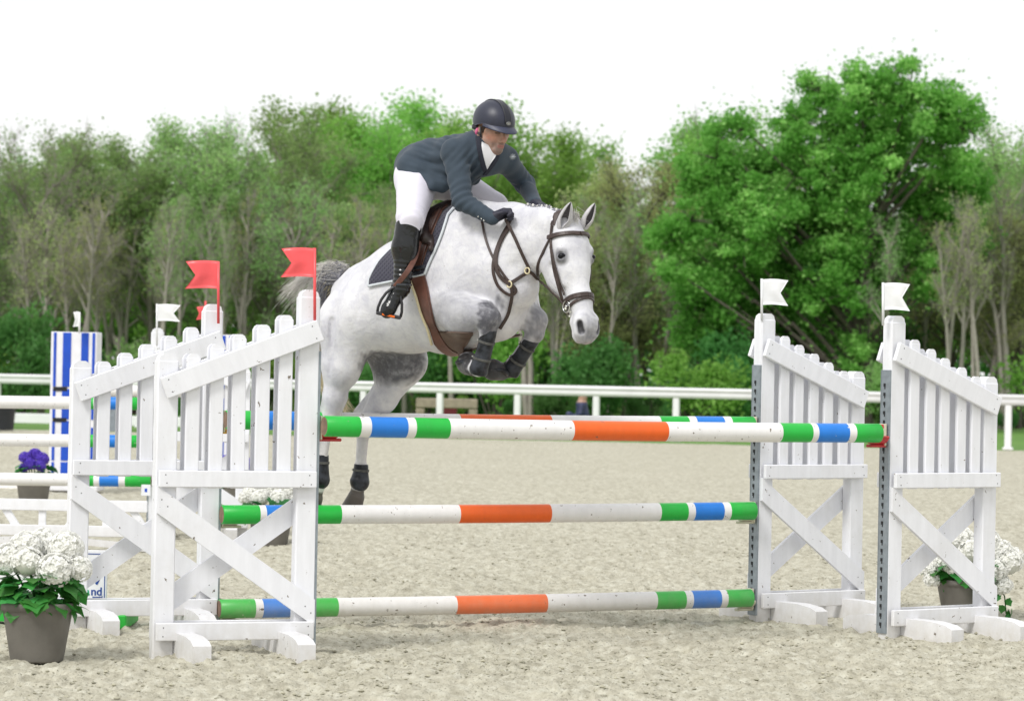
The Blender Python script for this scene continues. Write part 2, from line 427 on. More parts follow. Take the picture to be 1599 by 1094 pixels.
# ------------------------------------------------------------------ trees
def leaf_mat(name, dark, light, rough=0.55, trans=0.58):
    m, nt, b = new_mat(name); out = nt.nodes['Material Output']
    oi = nt.nodes.new('ShaderNodeObjectInfo'); g = nt.nodes.new('ShaderNodeNewGeometry')
    n = noise(nt, 0.7, 3, vec=g.outputs['Position'])
    at_ = nt.nodes.new('ShaderNodeAttribute'); at_.attribute_name = 'tint'
    ad = nd(nt, 'ShaderNodeMath', operation='ADD'); nt.links.new(n, ad.inputs[0]); nt.links.new(at_.outputs['Fac'], ad.inputs[1])
    c = ramp(nt, ad.outputs[0], [(0.55, dark), (1.35/1.5, light)])
    hs = nt.nodes.new('ShaderNodeHueSaturation'); nt.links.new(c.outputs[0], hs.inputs['Color'])
    mr = nd(nt, 'ShaderNodeMapRange'); mr.inputs[3].default_value = 0.48; mr.inputs[4].default_value = 0.515; nt.links.new(oi.outputs['Random'], mr.inputs[0]); nt.links.new(mr.outputs[0], hs.inputs['Hue'])
    mr2 = nd(nt, 'ShaderNodeMapRange'); mr2.inputs[3].default_value = 0.72; mr2.inputs[4].default_value = 1.25; nt.links.new(oi.outputs['Random'], mr2.inputs[0]); nt.links.new(mr2.outputs[0], hs.inputs['Value'])
    nt.links.new(hs.outputs[0], b.inputs['Base Color']); b.inputs['Roughness'].default_value = rough; b.inputs['Specular IOR Level'].default_value = 0.3
    tr = nt.nodes.new('ShaderNodeBsdfTranslucent'); nt.links.new(hs.outputs[0], tr.inputs[0])
    mx = nt.nodes.new('ShaderNodeMixShader'); mx.inputs[0].default_value = trans
    nt.links.new(b.outputs[0], mx.inputs[1]); nt.links.new(tr.outputs[0], mx.inputs[2]); nt.links.new(mx.outputs[0], out.inputs[0])
    return m
LEAF = dict(
    oak=leaf_mat('oak_leaves', (0.18, 0.44, 0.08), (0.50, 0.84, 0.26)),
    fresh=leaf_mat('fresh_leaves', (0.24, 0.46, 0.09), (0.48, 0.76, 0.20)),
    grey=leaf_mat('sparse_leaves', (0.30, 0.50, 0.17), (0.60, 0.84, 0.36)),
    tan=leaf_mat('opening_buds', (0.42, 0.50, 0.20), (0.68, 0.76, 0.34)),
    dark=leaf_mat('undergrowth_leaves', (0.11, 0.30, 0.08), (0.26, 0.54, 0.15)),
)
BARK = dict(
    pale=plain('pale_bark', (0.33, 0.30, 0.265), 0.9, 0.25, 6, bmp=0.5, bscale=20, vscale=(4, 4, 0.8), bdist=0.02),
    grey=plain('grey_bark', (0.27, 0.24, 0.215), 0.9, 0.25, 6, bmp=0.5, bscale=20, vscale=(4, 4, 0.8), bdist=0.02),
    dark=plain('dark_bark', (0.10, 0.085, 0.07), 0.9, 0.3, 6, bmp=0.5, bscale=20, vscale=(4, 4, 0.8), bdist=0.02),
)
def leaves_mesh(name, pts, size, mat, R, tint=None, aspect=0.62):
    """pts (n,3): a small folded leaf spray at each"""
    n = len(pts); d = R.normal(size=(n, 3)); d[:, 2] *= 0.7; d /= np.linalg.norm(d, axis=1)[:, None]
    e = R.normal(size=(n, 3)); e -= d*(e*d).sum(1)[:, None]; e /= np.linalg.norm(e, axis=1)[:, None]
    s = size*(0.6+0.8*R.random(n))[:, None]
    nn = np.cross(d, e)
    a = pts-d*s*0.5; b = pts+e*s*aspect*0.5+nn*s*0.12; c = pts+d*s*0.5; f = pts-e*s*aspect*0.5+nn*s*0.12
    V = np.stack([a, b, c, f], 1).reshape(-1, 3); F = np.arange(4*n).reshape(n, 4)
    me = mesh_np(name, V, F, mat, smooth=False)
    t = np.zeros(n) if tint is None else tint
    t = t+0.25*(R.random(n)-0.5)
    at_ = me.attributes.new('tint', 'FLOAT', 'POINT'); at_.data.foreach_set('value', np.repeat(t, 4).astype(np.float32))
    return me
def tube_np(segs, n=4):
    """segs: list of (p0,p1,r0,r1) -> verts, faces"""
    S = np.array([[*a, *b, r0, r1] for a, b, r0, r1 in segs]); A = S[:, :3]; B = S[:, 3:6]; d = B-A
    d /= np.linalg.norm(d, axis=1)[:, None]+1e-9
    ref = np.where(np.abs(d[:, 2:3]) < 0.9, np.array([[0, 0, 1.0]]), np.array([[1.0, 0, 0]])); u = np.cross(d, ref); u /= np.linalg.norm(u, axis=1)[:, None]; v = np.cross(d, u)
    ang = np.arange(n)*2*np.pi/n; ring = u[:, None]*np.cos(ang)[None, :, None]+v[:, None]*np.sin(ang)[None, :, None]
    V = np.concatenate([A[:, None]+ring*S[:, 6, None, None], B[:, None]+ring*S[:, 7, None, None]], 1)
    j = np.arange(n); f = np.stack([j, (j+1) % n, (j+1) % n+n, j+n], 1)
    F = f[None]+np.arange(len(S))[:, None, None]*2*n
    return V.reshape(-1, 3), F.reshape(-1, 4)
def skeleton(H, seed, lean=0.05, first=0.25, nb=16, spread=0.32, twigs=3, up=0.55, forks=1):
    """trunk, boughs, branches, twigs -> segments, twig tips"""
    R = random.Random(seed); segs = []; tips = []
    def grow(p, d, L, r, lvl, wig):
        n = (7, 5, 4, 3)[lvl]; q = Vector(p); d = Vector(d); nodes = []
        for i in range(n):
            d = (d+Vector((R.gauss(0, wig), R.gauss(0, wig), R.gauss(0, wig*0.5)+(0.06 if lvl else 0)))).normalized()
            e = q+d*(L/n); r0 = r*(1-i/n*0.75); r1 = r*(1-(i+1)/n*0.75)
            segs.append((tuple(q), tuple(e), r0, r1)); nodes.append((e, d.copy(), r1, (i+1)/n)); q = e
        return nodes
    for fk in range(forks):
        d0 = Vector((R.gauss(0, lean)+(0.16*(fk-(forks-1)/2)), R.gauss(0, lean), 1)).normalized()
        tr = grow((0.12*(fk-(forks-1)/2), 0, -0.1), d0, H*(0.86-0.06*fk), H*0.017+0.02, 0, 0.07)
        for k in range(nb):
            t = first+(1-first)*(k+R.random()*0.8)/nb
            i = min(int(t*7), 6); e0 = tr[max(i-1, 0)][0]; e1 = tr[i][0]; f = min(max(t*7-i, 0), 1); p = e0.lerp(e1, f)
            a = R.random()*6.283; z = up+0.5*t
            d = Vector((math.cos(a), math.sin(a), z)).normalized()
            L = H*spread*(1.15-0.75*abs(t-0.45)**1.1)*(0.7+0.5*R.random())
            bn = grow(p, d, L, H*0.006+0.008, 1, 0.16)
            for (q, dd, rr, tt) in bn[1:]:
                for _ in range(2):
                    d2 = (dd+Vector((R.gauss(0, .6), R.gauss(0, .6), R.gauss(0.15, .4)))).normalized()
                    sn = grow(q, d2, L*0.38*(1.2-tt*0.5), rr*0.55, 2, 0.2)
                    for (q2, d3, r3, t3) in sn[1:]:
                        for _ in range(twigs):
                            d4 = (d3+Vector((R.gauss(0, .7), R.gauss(0, .7), R.gauss(0.1, .5)))).normalized()
                            e = q2+d4*L*0.16*(0.6+R.random()*0.8)
                            segs.append((tuple(q2), tuple(e), max(r3*0.6, 0.006), 0.004)); tips.append(tuple(e)); tips.append(tuple(q2))
    return segs, np.array(tips)
def make_tree(H, seed, leafkey, nleaf, size, bark='grey', spread_l=0.22, **kw):
    segs, tips = skeleton(H, seed, **kw); R = np.random.default_rng(seed)
    V, F = tube_np(segs, 4)
    tm = mesh_np('trunk', V, F, BARK[bark])
    clump = R.random(len(tips))
    w = np.where(clump > 0.45, 1.0, 0.18); idx = R.choice(len(tips), nleaf, p=w/w.sum())
    P = tips[idx]+R.normal(size=(nleaf, 3))*spread_l*np.array([1, 1, 0.7])
    cm = leaves_mesh('crown', P, size, LEAF[leafkey], R, tint=(clump[idx]-0.7)*0.5)
    return tm, cm
KINDS = {}
def kind(name, variants): KINDS[name] = variants
kind('grey', [make_tree(10, 11, 'grey', 14000, 0.125, first=0.3, nb=20, spread=0.27, twigs=5, up=0.8),
              make_tree(10, 12, 'grey', 12000, 0.12, first=0.25, nb=20, spread=0.30, twigs=5, up=0.6, forks=2),
              make_tree(10, 13, 'grey', 15000, 0.125, first=0.2, nb=22, spread=0.32, twigs=4, up=0.6)])
kind('fresh', [make_tree(10, 21, 'fresh', 26000, 0.145, first=0.2, nb=20, spread=0.30, twigs=4, spread_l=0.3),
               make_tree(10, 22, 'fresh', 24000, 0.145, first=0.22, nb=20, spread=0.30, twigs=4, spread_l=0.3, forks=2)])
kind('tan', [make_tree(10, 31, 'tan', 8000, 0.12, first=0.3, nb=22, spread=0.20, twigs=5, up=1.3),
             make_tree(10, 32, 'tan', 9000, 0.12, first=0.25, nb=22, spread=0.26, twigs=5, up=0.8, bark='dark')])
kind('ivy', [make_tree(10, 41, 'dark', 15000, 0.17, first=0.12, nb=20, spread=0.26, twigs=4, bark='dark')])
kind('slim', [make_tree(10, 61, 'grey', 1700, 0.11, first=0.45, nb=12, spread=0.15, bark='pale', twigs=4, up=1.2, spread_l=.3), make_tree(10, 62, 'tan', 1500, 0.11, first=0.5, nb=11, spread=0.14, bark='pale', twigs=4, up=1.0, forks=2, spread_l=.3)])
def make_bush(seed, leafkey, n, size, sh=0.4):
    R = np.random.default_rng(seed); rd = random.Random(seed); segs = []
    lobes = [(rd.uniform(-.8, .8), rd.uniform(-.6, .6), rd.uniform(.35, 1.25), rd.uniform(.3, .6)) for _ in range(11)]
    for l in lobes:
        p = Vector((l[0]*0.2, l[1]*0.2, 0)); e = Vector(l[:3]); mid = p.lerp(e, .5)+Vector((rd.gauss(0, .1), rd.gauss(0, .1), 0.05))
        segs += [(tuple(p), tuple(mid), .03, .02), (tuple(mid), tuple(e), .02, .008)]
    L = np.array(lobes); i = R.integers(0, len(L), n); d = R.normal(size=(n, 3)); d /= np.linalg.norm(d, axis=1)[:, None]
    P = L[i, :3]+d*(L[i, 3]*R.random(n)**sh*1.15)[:, None]*np.array([1, 1, .85]); P = P[P[:, 2] > 0.02]
    return mesh_np('stem', *tube_np(segs, 4), BARK['dark']), leaves_mesh('foliage', P, size, LEAF[leafkey], R)
kind('bush', [make_bush(51, 'dark', 4200, 0.10, .8), make_bush(52, 'dark', 4200, 0.11, .6), make_bush(55, 'grey', 3400, 0.10, .9)])
kind('brightbush', [make_bush(53, 'fresh', 4000, 0.10, .8)])

def whereabouts(px):
    for lim, ph in ((60, 'at the left edge of the picture'), (165, 'above the left striped tower'), (280, 'left of the second red flag'), (390, 'above the second red flag'), (500, 'above the nearest red flag'), (610, 'behind the horse rump'), (720, 'behind the rider back'), (830, 'behind the rider head'), (950, 'above the horse ears'), (1060, 'between horse and oak'), (1190, 'by the left side of the oak'), (1300, 'above the flag beside the horse'), (1430, 'behind the rightmost flag'), (1520, 'above the rightmost wing')):
        if px < lim: return ph
    return 'at the right edge of the picture'
def plant_tree(kd, px, D, top_y=None, H=None, v=None, wide=1.0, name='tree', **kw):
    p = ground_at(px, D)
    if H is None:
        q = at(px, top_y, D); H = q.z*(0.935 if kd in ('grey', 'tan') and px < 420 or px > 1500 else 0.865)
    kw['label'] = kw['label'].replace(' rising behind the grey trees', '').replace(' just coming into leaf', '').replace(' right of the rider', '')+' '+whereabouts(px)
    vs_ = KINDS[kd]; v = random.randrange(len(vs_)) if v is None else v
    s = H/10.0 if kd not in ('bush', 'brightbush') else H/1.7
    o = empty(name, (p.x, p.y, -0.08), random.random()*6.28, **kw)
    o.scale = (s*wide, s*wide, s)
    a, b = vs_[v]; bushy = kd in ('bush', 'brightbush')
    link('stem' if bushy else 'trunk', a, o); link('foliage' if bushy else 'crown', b, o)
    return o
# skyline of the wood: column, top row, kind, depth
SKY = [(-30, 190, 'grey', 98), (25, 190, 'grey', 93), (75, 200, 'grey', 100), (130, 235, 'grey', 96), (180, 226, 'fresh', 108), (235, 205, 'grey', 95), (290, 190, 'grey', 99), (335, 180, 'grey', 93),
       (385, 160, 'fresh', 107), (430, 150, 'grey', 97), (470, 148, 'fresh', 111), (520, 165, 'fresh', 104), (500, 250, 'grey', 91), (575, 185, 'fresh', 101), (560, 290, 'grey', 91), (640, 140, 'fresh', 106), (700, 165, 'fresh', 110),
       (740, 155, 'fresh', 102), (640, 270, 'grey', 92), (800, 172, 'fresh', 107), (855, 190, 'fresh', 103), (905, 210, 'tan', 97), (940, 205, 'tan', 101), (975, 212, 'tan', 95), (1015, 245, 'tan', 99),
       (1060, 235, 'tan', 104), (720, 330, 'grey', 90), (860, 300, 'tan', 91), (920, 330, 'tan', 89), (990, 340, 'tan', 90), (1120, 165, 'fresh', 108), (1165, 150, 'grey', 110), (1200, 190, 'fresh', 112), (1080, 300, 'grey', 100),
       (1430, 330, 'tan', 92), (1500, 290, 'tan', 91), (1560, 200, 'grey', 96), (1605, 205, 'grey', 92), (1545, 300, 'tan', 88), (1590, 330, 'tan', 90), (1640, 230, 'grey', 99), (1380, 300, 'ivy', 97), (1250, 330, 'ivy', 97), (1600, 208, 'fresh', 101), (1560, 250, 'fresh', 104), (1625, 240, 'fresh', 97)]
LBL = {'grey': ('thin grey-branched tree just coming into leaf in the wood', 'grey trees of the wood'),
       'fresh': ('pale green leafy tree rising behind the grey trees of the wood', 'pale green trees of the wood'),
       'tan': ('brownish twiggy tree with opening buds in the wood right of the rider', 'brown twiggy trees of the wood'),
       'ivy': ('dark ivy-green tree half hidden behind the big oak', 'dark trees behind the oak')}
for (px, ty, kd, D) in SKY:
    lb, gr = LBL[kd]
    if kd == 'tan' and px > 1300: lb, gr = 'brownish twiggy tree with opening buds beyond the oak', 'brown twiggy trees beyond the oak'
    plant_tree(kd, px, D, top_y=ty, wide=1.05, label=lb, cat='tree', group=gr)
rd = random.Random(5)
for k in range(64):
    px = -30+26*k+rd.uniform(-12, 12)
    if 1060 < px < 1350: continue
    plant_tree('slim', px, rd.uniform(82, 95), top_y=rd.uniform(205, 280), wide=rd.uniform(.6, .9), label='slim bare-stemmed young tree before the wood', cat='tree', group='slim young trees at the edge of the wood')
for k in range(26):       # deeper rows that close the wood
    px = -60+k*68+rd.uniform(-20, 20); kd = rd.choice(['grey', 'grey', 'fresh', 'tan'])
    plant_tree(kd, px, rd.uniform(116, 130), top_y=rd.uniform(262, 330), wide=1.3, label='half-seen tree deep in the wood', cat='tree', group='trees deep in the wood')
for k in range(60):
    px = -40+k*28.5+rd.uniform(-22, 22)
    bright = rd.random() < 0.25
    plant_tree('brightbush' if bright else 'bush', px, rd.uniform(82, 93), H=rd.choice((.8, 1.1, 1.5, 2.0, 2.6, 3.2))*rd.uniform(.8, 1.2), wide=rd.uniform(.6, 1.1), name='bush',
               label='bright green bush at the foot of the wood' if bright else 'dark green bush at the foot of the wood', cat='bush',
               group='bright bushes along the wood' if bright else 'dark bushes along the wood')
# the far side of the wood reads as one mass
def far_wood():
    R = np.random.default_rng(99); n = 60000
    x = (R.random(n)*2-1)*36; y = 126+R.random(n)*16; z = R.random(n)**0.75*(6.4+1.6*np.sin(x*0.35)+1.2*np.sin(x*0.9+1))
    me = leaves_mesh('woodland', np.stack([x, y, z], 1), 0.42, LEAF['dark'], R)
    tag(link('woodland', me), kind='stuff')
far_wood()

# the big oak
def oak():
    D = 86.0; s = FPX/D; base = ground_at(1342, D)
    root = empty('oak_tree', (base.x, base.y, 0), label='big bright green oak tree standing before the wood behind the right jump wings', cat='tree')
    lobes = [(1350, 122, 55), (1420, 120, 52), (1290, 125, 42), (1470, 150, 50), (1505, 175, 38), (1255, 170, 40), (1330, 190, 62), (1400, 200, 70), (1470, 225, 55), (1500, 260, 40),
             (1240, 235, 50), (1290, 260, 60), (1180, 250, 45), (1120, 230, 42), (1095, 275, 40), (1150, 300, 48), (1120, 190, 26), (1160, 180, 24), (1210, 300, 52), (1080, 330, 38),
             (1260, 340, 62), (1330, 300, 55), (1420, 300, 55), (1480, 320, 48), (1380, 350, 45), (1160, 370, 50), (1085, 400, 45), (1215, 400, 55), (1300, 400, 55), (1050, 410, 22),
             (1110, 440, 40), (1180, 450, 55), (1250, 460, 55), (1320, 450, 42), (1100, 480, 36), (1150, 510, 45), (1230, 520, 50), (1290, 510, 38), (1440, 380, 42), (1500, 370, 34), (1190, 560, 42), (1260, 570, 40), (1340, 545, 36), (1400, 470, 26), (1525, 300, 22), (1230, 200, 26), (1090, 450, 34), (1060, 360, 34), (1075, 440, 30), (1085, 510, 30), (1110, 560, 34), (1130, 330, 44), (1200, 340, 44), (1450, 440, 30), (1340, 240, 60), (1290, 310, 50), (1360, 430, 40), (1170, 600, 36), (1230, 610, 34), (1290, 590, 30)]
    R = np.random.default_rng(3); P = []; T = []; segs = []; rd = random.Random(3)
    for (px, py, r) in lobes:
        dz = rd.uniform(-1.6, 1.6); dd = D+dz; c = np.array(at(px, py, dd)); rr = r/s
        m = max(6, int(rr*rr*26))
        for k in range(m):                            # clumps on the lobe
            d = R.normal(size=3); d /= np.linalg.norm(d); cc = c+d*rr*(0.2+0.98*R.random()**.8)*np.array([1, 1, .85])
            cr = 0.16+0.30*R.random()**1.3; n = int(185*(cr/0.3)**2)
            e = R.normal(size=(n, 3)); e /= np.linalg.norm(e, axis=1)[:, None]
            P.append(cc+e*(cr*R.random(n)**0.45)[:, None]*np.array([1.2, 1.2, .85])*(0.75+0.5*R.random((1, 3)))); T.append(np.full(n, (R.random()-0.5)*0.5))
        # bough from trunk to lobe
        tz = max(1.0, min(5.6, c[2]-0.35-abs(c[0]-base.x)*rd.uniform(.75, 1.1))); p0 = Vector((base.x+rd.gauss(0, .12), base.y, tz)); p3 = Vector(c)
        for j in range(5):
            f0, f1 = j/5, (j+1)/5; off = Vector((0, 0, rd.uniform(-.1, .05)))
            a = p0.lerp(p3, f0)+off*math.sin(f0*math.pi); b_ = p0.lerp(p3, f1)+off*math.sin(f1*math.pi)
            segs.append((tuple(a), tuple(b_), 0.075*(1-f0)+.022, 0.075*(1-f1)+.022))
        for k in range(10):
            d = R.normal(size=3); d /= np.linalg.norm(d); e = c+d*rr; segs.append((tuple(c), tuple(e), 0.035, 0.01))
    z0 = -0.1
    for k in range(9):
        z1 = z0+0.75; r0, r1 = 0.30-0.028*k, 0.30-0.028*(k+1)
        segs.append(((base.x+0.1*math.sin(k), base.y, z0), (base.x+0.1*math.sin(k+1), base.y, z1), r0+(.12 if k == 0 else 0), r1)); z0 = z1
    P = np.concatenate(P); T = np.concatenate(T); fl_ = R.random(len(P)) < .16; P[fl_] += R.normal(size=(fl_.sum(), 3))*.30; P = P-np.array([base.x, base.y, 0])
    V, F = tube_np(segs, 6); V = V-np.array([base.x, base.y, 0])
    link('trunk', mesh_np('trunk', V, F, BARK['dark']), root)
    link('crown', leaves_mesh('crown', P, 0.125, LEAF['oak'], R, tint=T), root)
    root.scale = (1, 1, 0.957)
oak()
# ------------------------------------------------------------------ jump wings
def wing_template(scale_top):
    """inner post at x=0, outer post at x=W; local x along the wing"""
    W = 0.715; k = scale_top/1.775
    root = empty('jump_wing')
    z_in, z_out = 1.79*k, 1.46*k
    def post(x, h):
        m = MB(); w, d = 0.105, 0.075
        m.box((0, 0, (h-.07)/2), (w, d, h+.03), bev=0.006)
        m.prism([(-w/2+.006, h-.021), (w/2-.006, h-.021), (w/2-.012, h), (0.02, h+.014), (-.02, h+.014), (-w/2+.012, h)], -d/2+.004, d/2-.004)
        return m.build('post', M['white'], root, (x, 0, 0))
    post(0, z_in); post(W, z_out)
    for j in range(5):
        x = W*(j+1)/6
        h = z_in-.085+(z_out-z_in+.03)*(j+1)/6
        for sy in (-1, 1):
            m = MB(); b = 0.815; wd = 0.070
            xx = random.uniform(-.004, .004)
            m.box((0, 0, (h+b)/2), (wd, 0.022, h-b), bev=0.004)
            m.prism([(-wd/2+.004, h-.001), (wd/2-.004, h-.001), (wd/2-.010, h+.012), (.012, h+.02), (-.012, h+.02), (-wd/2+.010, h+.012)], -.009, .009)
            m.build('picket', M['white'], root, (x+xx, sy*0.036, 0), (0, random.uniform(-.004, .004), 0))
    def board(p0, p1, w, y, name='rail', t=0.024, ext=0.0):
        dx, dz = p1[0]-p0[0], p1[1]-p0[1]; L = math.hypot(dx, dz)+2*ext; a = math.atan2(dz, dx)
        m = MB(); m.box((0, 0, 0), (L, t, w), bev=0.004)
        # nail heads
        for e in (-1, 1):
            for q in (-.28, .28): m.box((e*(L/2-0.035+random.uniform(-.006, .006)), (-1 if y < 0 else 1)*(t/2), q*w+random.uniform(-.004, .004)), (.005, .002, .005), mi=1)
        return m.build(name, [M['white'], M['hole']], root, ((p0[0]+p1[0])/2, y, (p0[1]+p1[1])/2), (0, -a, 0))
    for sy in (-1, 1):
        y = sy*0.066
        board((-0.045, 1.605*k), (W+0.028, 1.302*k), 0.108, y, 'slanting_rail')
        board((-0.04, 0.862), (W+0.045, 0.862), 0.082, y, 'middle_rail')
        board((-0.04, 0.115), (W+0.045, 0.115), 0.088, y, 'bottom_rail')
    def brace(z0, z1, y):
        m = MB(); hh = 0.066; xa, xb = -.046, W+.046; e = .0
        poly = [(xa, z0-hh), (xb, z1-hh), (xb, z1+hh), (xa, z0+hh)]
        m.prism(poly, y-.011, y+.011)
        for xx, zz in ((xa+.02, z0), (xa+.05, z0+(z1-z0)*.06), (xb-.02, z1), (xb-.05, z1-(z1-z0)*.06)): m.box((xx, y-.011, zz), (.005, .002, .005), mi=1); m.box((xx, y+.011, zz), (.005, .002, .005), mi=1)
        m.build('brace', [M['white'], M['hole']], root)
    # on the side that faces the photographer one brace lies on the posts, the other is let in between them
    brace(0.20, 0.76, 0.050); brace(0.76, 0.20, -0.050)
    for x in (0.0, W):
        m = MB(); prof = [(-.43, -.03), (.43, -.03), (.43, .112), (.38, .132), (.27, .145), (-.27, .145), (-.38, .132), (-.43, .112)]
        prof = [(a, z-0.035) for a, z in prof]
        vs_ = [(sx*0.045, a, z) for sx in (-1, 1) for a, z in prof]; n = len(prof)
        m.add(vs_, [tuple(range(n)), tuple(range(2*n-1, n-1, -1))]+[(i+n, (i+1) % n+n, (i+1) % n, i) for i in range(n)])
        m.build('foot', M['white'], root, (x+(0.098 if x == 0 else -0.098)*1.0, 0, 0))
    # steel track with keyholes on the face that carries the cups
    m = MB(); h0, h1 = 0.03, 1.50*k
    m.box((-0.0575, 0, (h0+h1)/2), (0.008, 0.062, h1-h0), bev=.001)
    m.box((-0.0555, 0.034, (h0+h1)/2), (0.012, 0.004, h1-h0)); m.box((-0.0555, -0.034, (h0+h1)/2), (0.012, 0.004, h1-h0))
    z = h0+0.05
    while z < h1-0.05:
        m.box((-0.0620, 0.004, z), (0.002, 0.016, 0.018), mi=1); m.box((-0.0620, 0.001, z-0.014), (0.002, 0.007, 0.016), mi=1)
        z += 0.05
    m.build('cup_track', [M['steel'], M['hole']], root)
    return root
def place_wing(px, D, top, deg, side, label):
    p = ground_at(px, D)
    o = wing_template(top)
    # side +1: wing runs to the right of its inner post; -1: to the left
    o.location = (p.x, p.y, -0.012)
    o.rotation_euler = (0, 0, math.radians(deg) if side > 0 else math.radians(180+deg))
    return tag(o, label=label, cat='jump wing', group='white picket wings of the near oxer')
G_NL, G_NR, G_BL, G_BR = ground_at(471, 15.0), ground_at(1386, 16.43), ground_at(322, 16.3), ground_at(1184, 17.5)
place_wing(471, 15.0, 1.775, 20, -1, 'nearest white picket jump wing, left of the horse, with a red flag beside its tail')
place_wing(1388, 16.43, 1.73, 36, 1, 'rightmost white picket jump wing with a white flag, flower pot behind it')
place_wing(322, 16.3, 1.72, 20, -1, 'white picket jump wing behind the nearest one, second red flag on its top')
place_wing(1186, 17.5, 1.75, 36, 1, 'white picket jump wing right of the horse head, second from the right edge')

# ------------------------------------------------------------------ poles
def pole(a, b, r, cuts, label, group='striped poles of the near oxer', name='jump_pole', matlist=None, pxcuts=True):
    """a, b end points; cuts: [(pixel column where the colour ends, material key)]"""
    a = Vector(a); b = Vector(b); ax = (b-a); L = ax.length; ax.normalize()
    def t_of(px):
        lo, hi = 0.0, 1.0
        for _ in range(30):
            mid = (lo+hi)/2
            if project(a.lerp(b, mid))[0] < px: lo = mid
            else: hi = mid
        return lo
    m = MB(); keys = ['white_pole', 'green_pole', 'blue_pole', 'orange_pole', 'endwood']
    n = 24; u = ax.orthogonal().normalized(); v = ax.cross(u)
    ts = [0.0]; mm = []
    for (c, k) in cuts:
        t = (t_of(c) if pxcuts else c) if c is not None else 1.0
        steps = max(1, int((t-ts[-1])*L/0.25))
        t0 = ts[-1]
        for i in range(steps): ts.append(t0+(t-t0)*(i+1)/steps); mm.append(keys.index(k))
    rings = [(0.0, r*0.90)]+[(0.004/L, r)]+[(t, r) for t in ts[1:-1]]+[(1-0.004/L, r)]+[(1.0, r*0.9)]
    mats_r = [mm[0]]+mm+[mm[-1]]
    vs_ = []
    for (t, rr) in rings:
        sag = -0.006*math.sin(math.pi*t)
        for j in range(n):
            an = 2*math.pi*j/n; vs_.append(Vector((0, 0, sag))+ax*(t*L)+u*(rr*math.cos(an))+v*(rr*math.sin(an)))
    for i in range(len(rings)-1):
        m.f += [(i*n+j, i*n+(j+1) % n, (i+1)*n+(j+1) % n, (i+1)*n+j) for j in range(n)]; m.m += [mats_r[i]]*n; m.sm += [True]*n
    m.v = [tuple(x) for x in vs_]
    m.f += [tuple(range(n-1, -1, -1)), tuple((len(rings)-1)*n+j for j in range(n))]; m.m += [4, 4]; m.sm += [False]*2
    return m.build(name, [M[k] for k in keys], None, a, label=label, cat='pole', group=group)
def inner(g, deg, side, out):
    """point beside the inner post, out metres from its track face"""
    a = math.radians(deg if side > 0 else 180+deg)
    return Vector((g.x-math.cos(a)*(0.065+out), g.y-math.sin(a)*(0.065+out), 0))
FL = at(506, 665, 14.93); FR = at(1373, 676, 16.30)
GW = [('green_pole',), ('white_pole',)]
pole(FL, FR, 0.0515, [(559, 'green_pole'), (575, 'white_pole'), (632, 'blue_pole'), (645, 'white_pole'), (698, 'green_pole'), (891, 'white_pole'), (1038, 'orange_pole'), (1216, 'white_pole'), (1263, 'green_pole'), (1272, 'white_pole'), (1320, 'blue_pole'), (1331, 'white_pole'), (None, 'green_pole')],
     'nearest striped pole, the top one in front of the horse hind legs')
back = [(352, 655, 1176, 664, 'rear striped pole just above and behind the nearest pole', [(410, 'green_pole'), (413, 'white_pole'), (470, 'blue_pole'), (484, 'white_pole'), (528, 'green_pole'), (716, 'white_pole'), (858, 'orange_pole'), (1028, 'white_pole'), (1072, 'green_pole'), (1084, 'white_pole'), (1127, 'blue_pole'), (1139, 'white_pole'), (None, 'green_pole')]),
        (346, 803, 1178, 797, 'striped pole at half height under the horse', None),
        (342, 950, 1173, 933, 'lowest striped pole just off the sand', None)]
for (x0, y0, x1, y1, lb, cuts) in back:
    if cuts is None:
        cuts = [(403, 'green_pole'), (413, 'white_pole'), (462, 'blue_pole'), (484, 'white_pole'), (530, 'green_pole'), (715, 'white_pole'), (857, 'orange_pole'), (1028, 'white_pole'), (1070, 'green_pole'), (1081, 'white_pole'), (1126, 'blue_pole'), (1137, 'white_pole'), (None, 'green_pole')]
        if y0 > 900: cuts = [(396, 'green_pole'), (408, 'white_pole'), (452, 'blue_pole'), (482, 'white_pole'), (525, 'green_pole'), (710, 'white_pole'), (851, 'orange_pole'), (1022, 'white_pole'), (1067, 'green_pole'), (1078, 'white_pole'), (1122, 'blue_pole'), (1132, 'white_pole'), (None, 'green_pole')]
    pole(at(x0, y0, 16.22), at(x1, y1, 17.38), 0.0515, cuts, lb)
# cups that hold the poles
def cup(p, mat, deg, side, label, cat='pole cup'):
    m = MB(); s = 1.0
    m.box((0, 0, -0.01), (0.012, 0.055, 0.12), mi=1, bev=.003)
    prof = []
    for i in range(9):
        a = math.pi*(1.12+0.76*i/8); prof.append((0.066*math.cos(a), 0.062*math.sin(a)+0.0))
    inn = [(q[0]*0.84, q[1]*0.84+.004) for q in prof]
    vs_ = [(x, q[0], q[1]) for x in (0.006, 0.085) for q in prof+inn[::-1]]; n = 18
    m.add(vs_, [tuple(range(n-1, -1, -1)), tuple(range(n, 2*n))]+[(i, (i+1) % n, (i+1) % n+n, i+n) for i in range(n)])
    m.box((0.045, -.0, -.070), (0.13, 0.030, 0.016), bev=.004); m.box((0.0, 0, -.062), (0.02, 0.04, 0.03), bev=.004)
    m.box((-0.0, 0, 0.035), (0.018, 0.03, 0.025), bev=.004)
    a = math.radians(deg+180 if side > 0 else deg)
    return m.build('pole_cup', [M[mat], M['cream_plastic']], None, p, (0, 0, a), label=label, cat=cat)
def cup_for(g, deg, side, polept, mat, label):
    p = inner(g, deg, side, 0.008); p.z = polept.z-0.0; 
    return cup(p, mat, deg, side, label)
cup_for(G_NL, 20, -1, FL, 'red_plastic', 'red plastic cup holding the left end of the nearest pole')
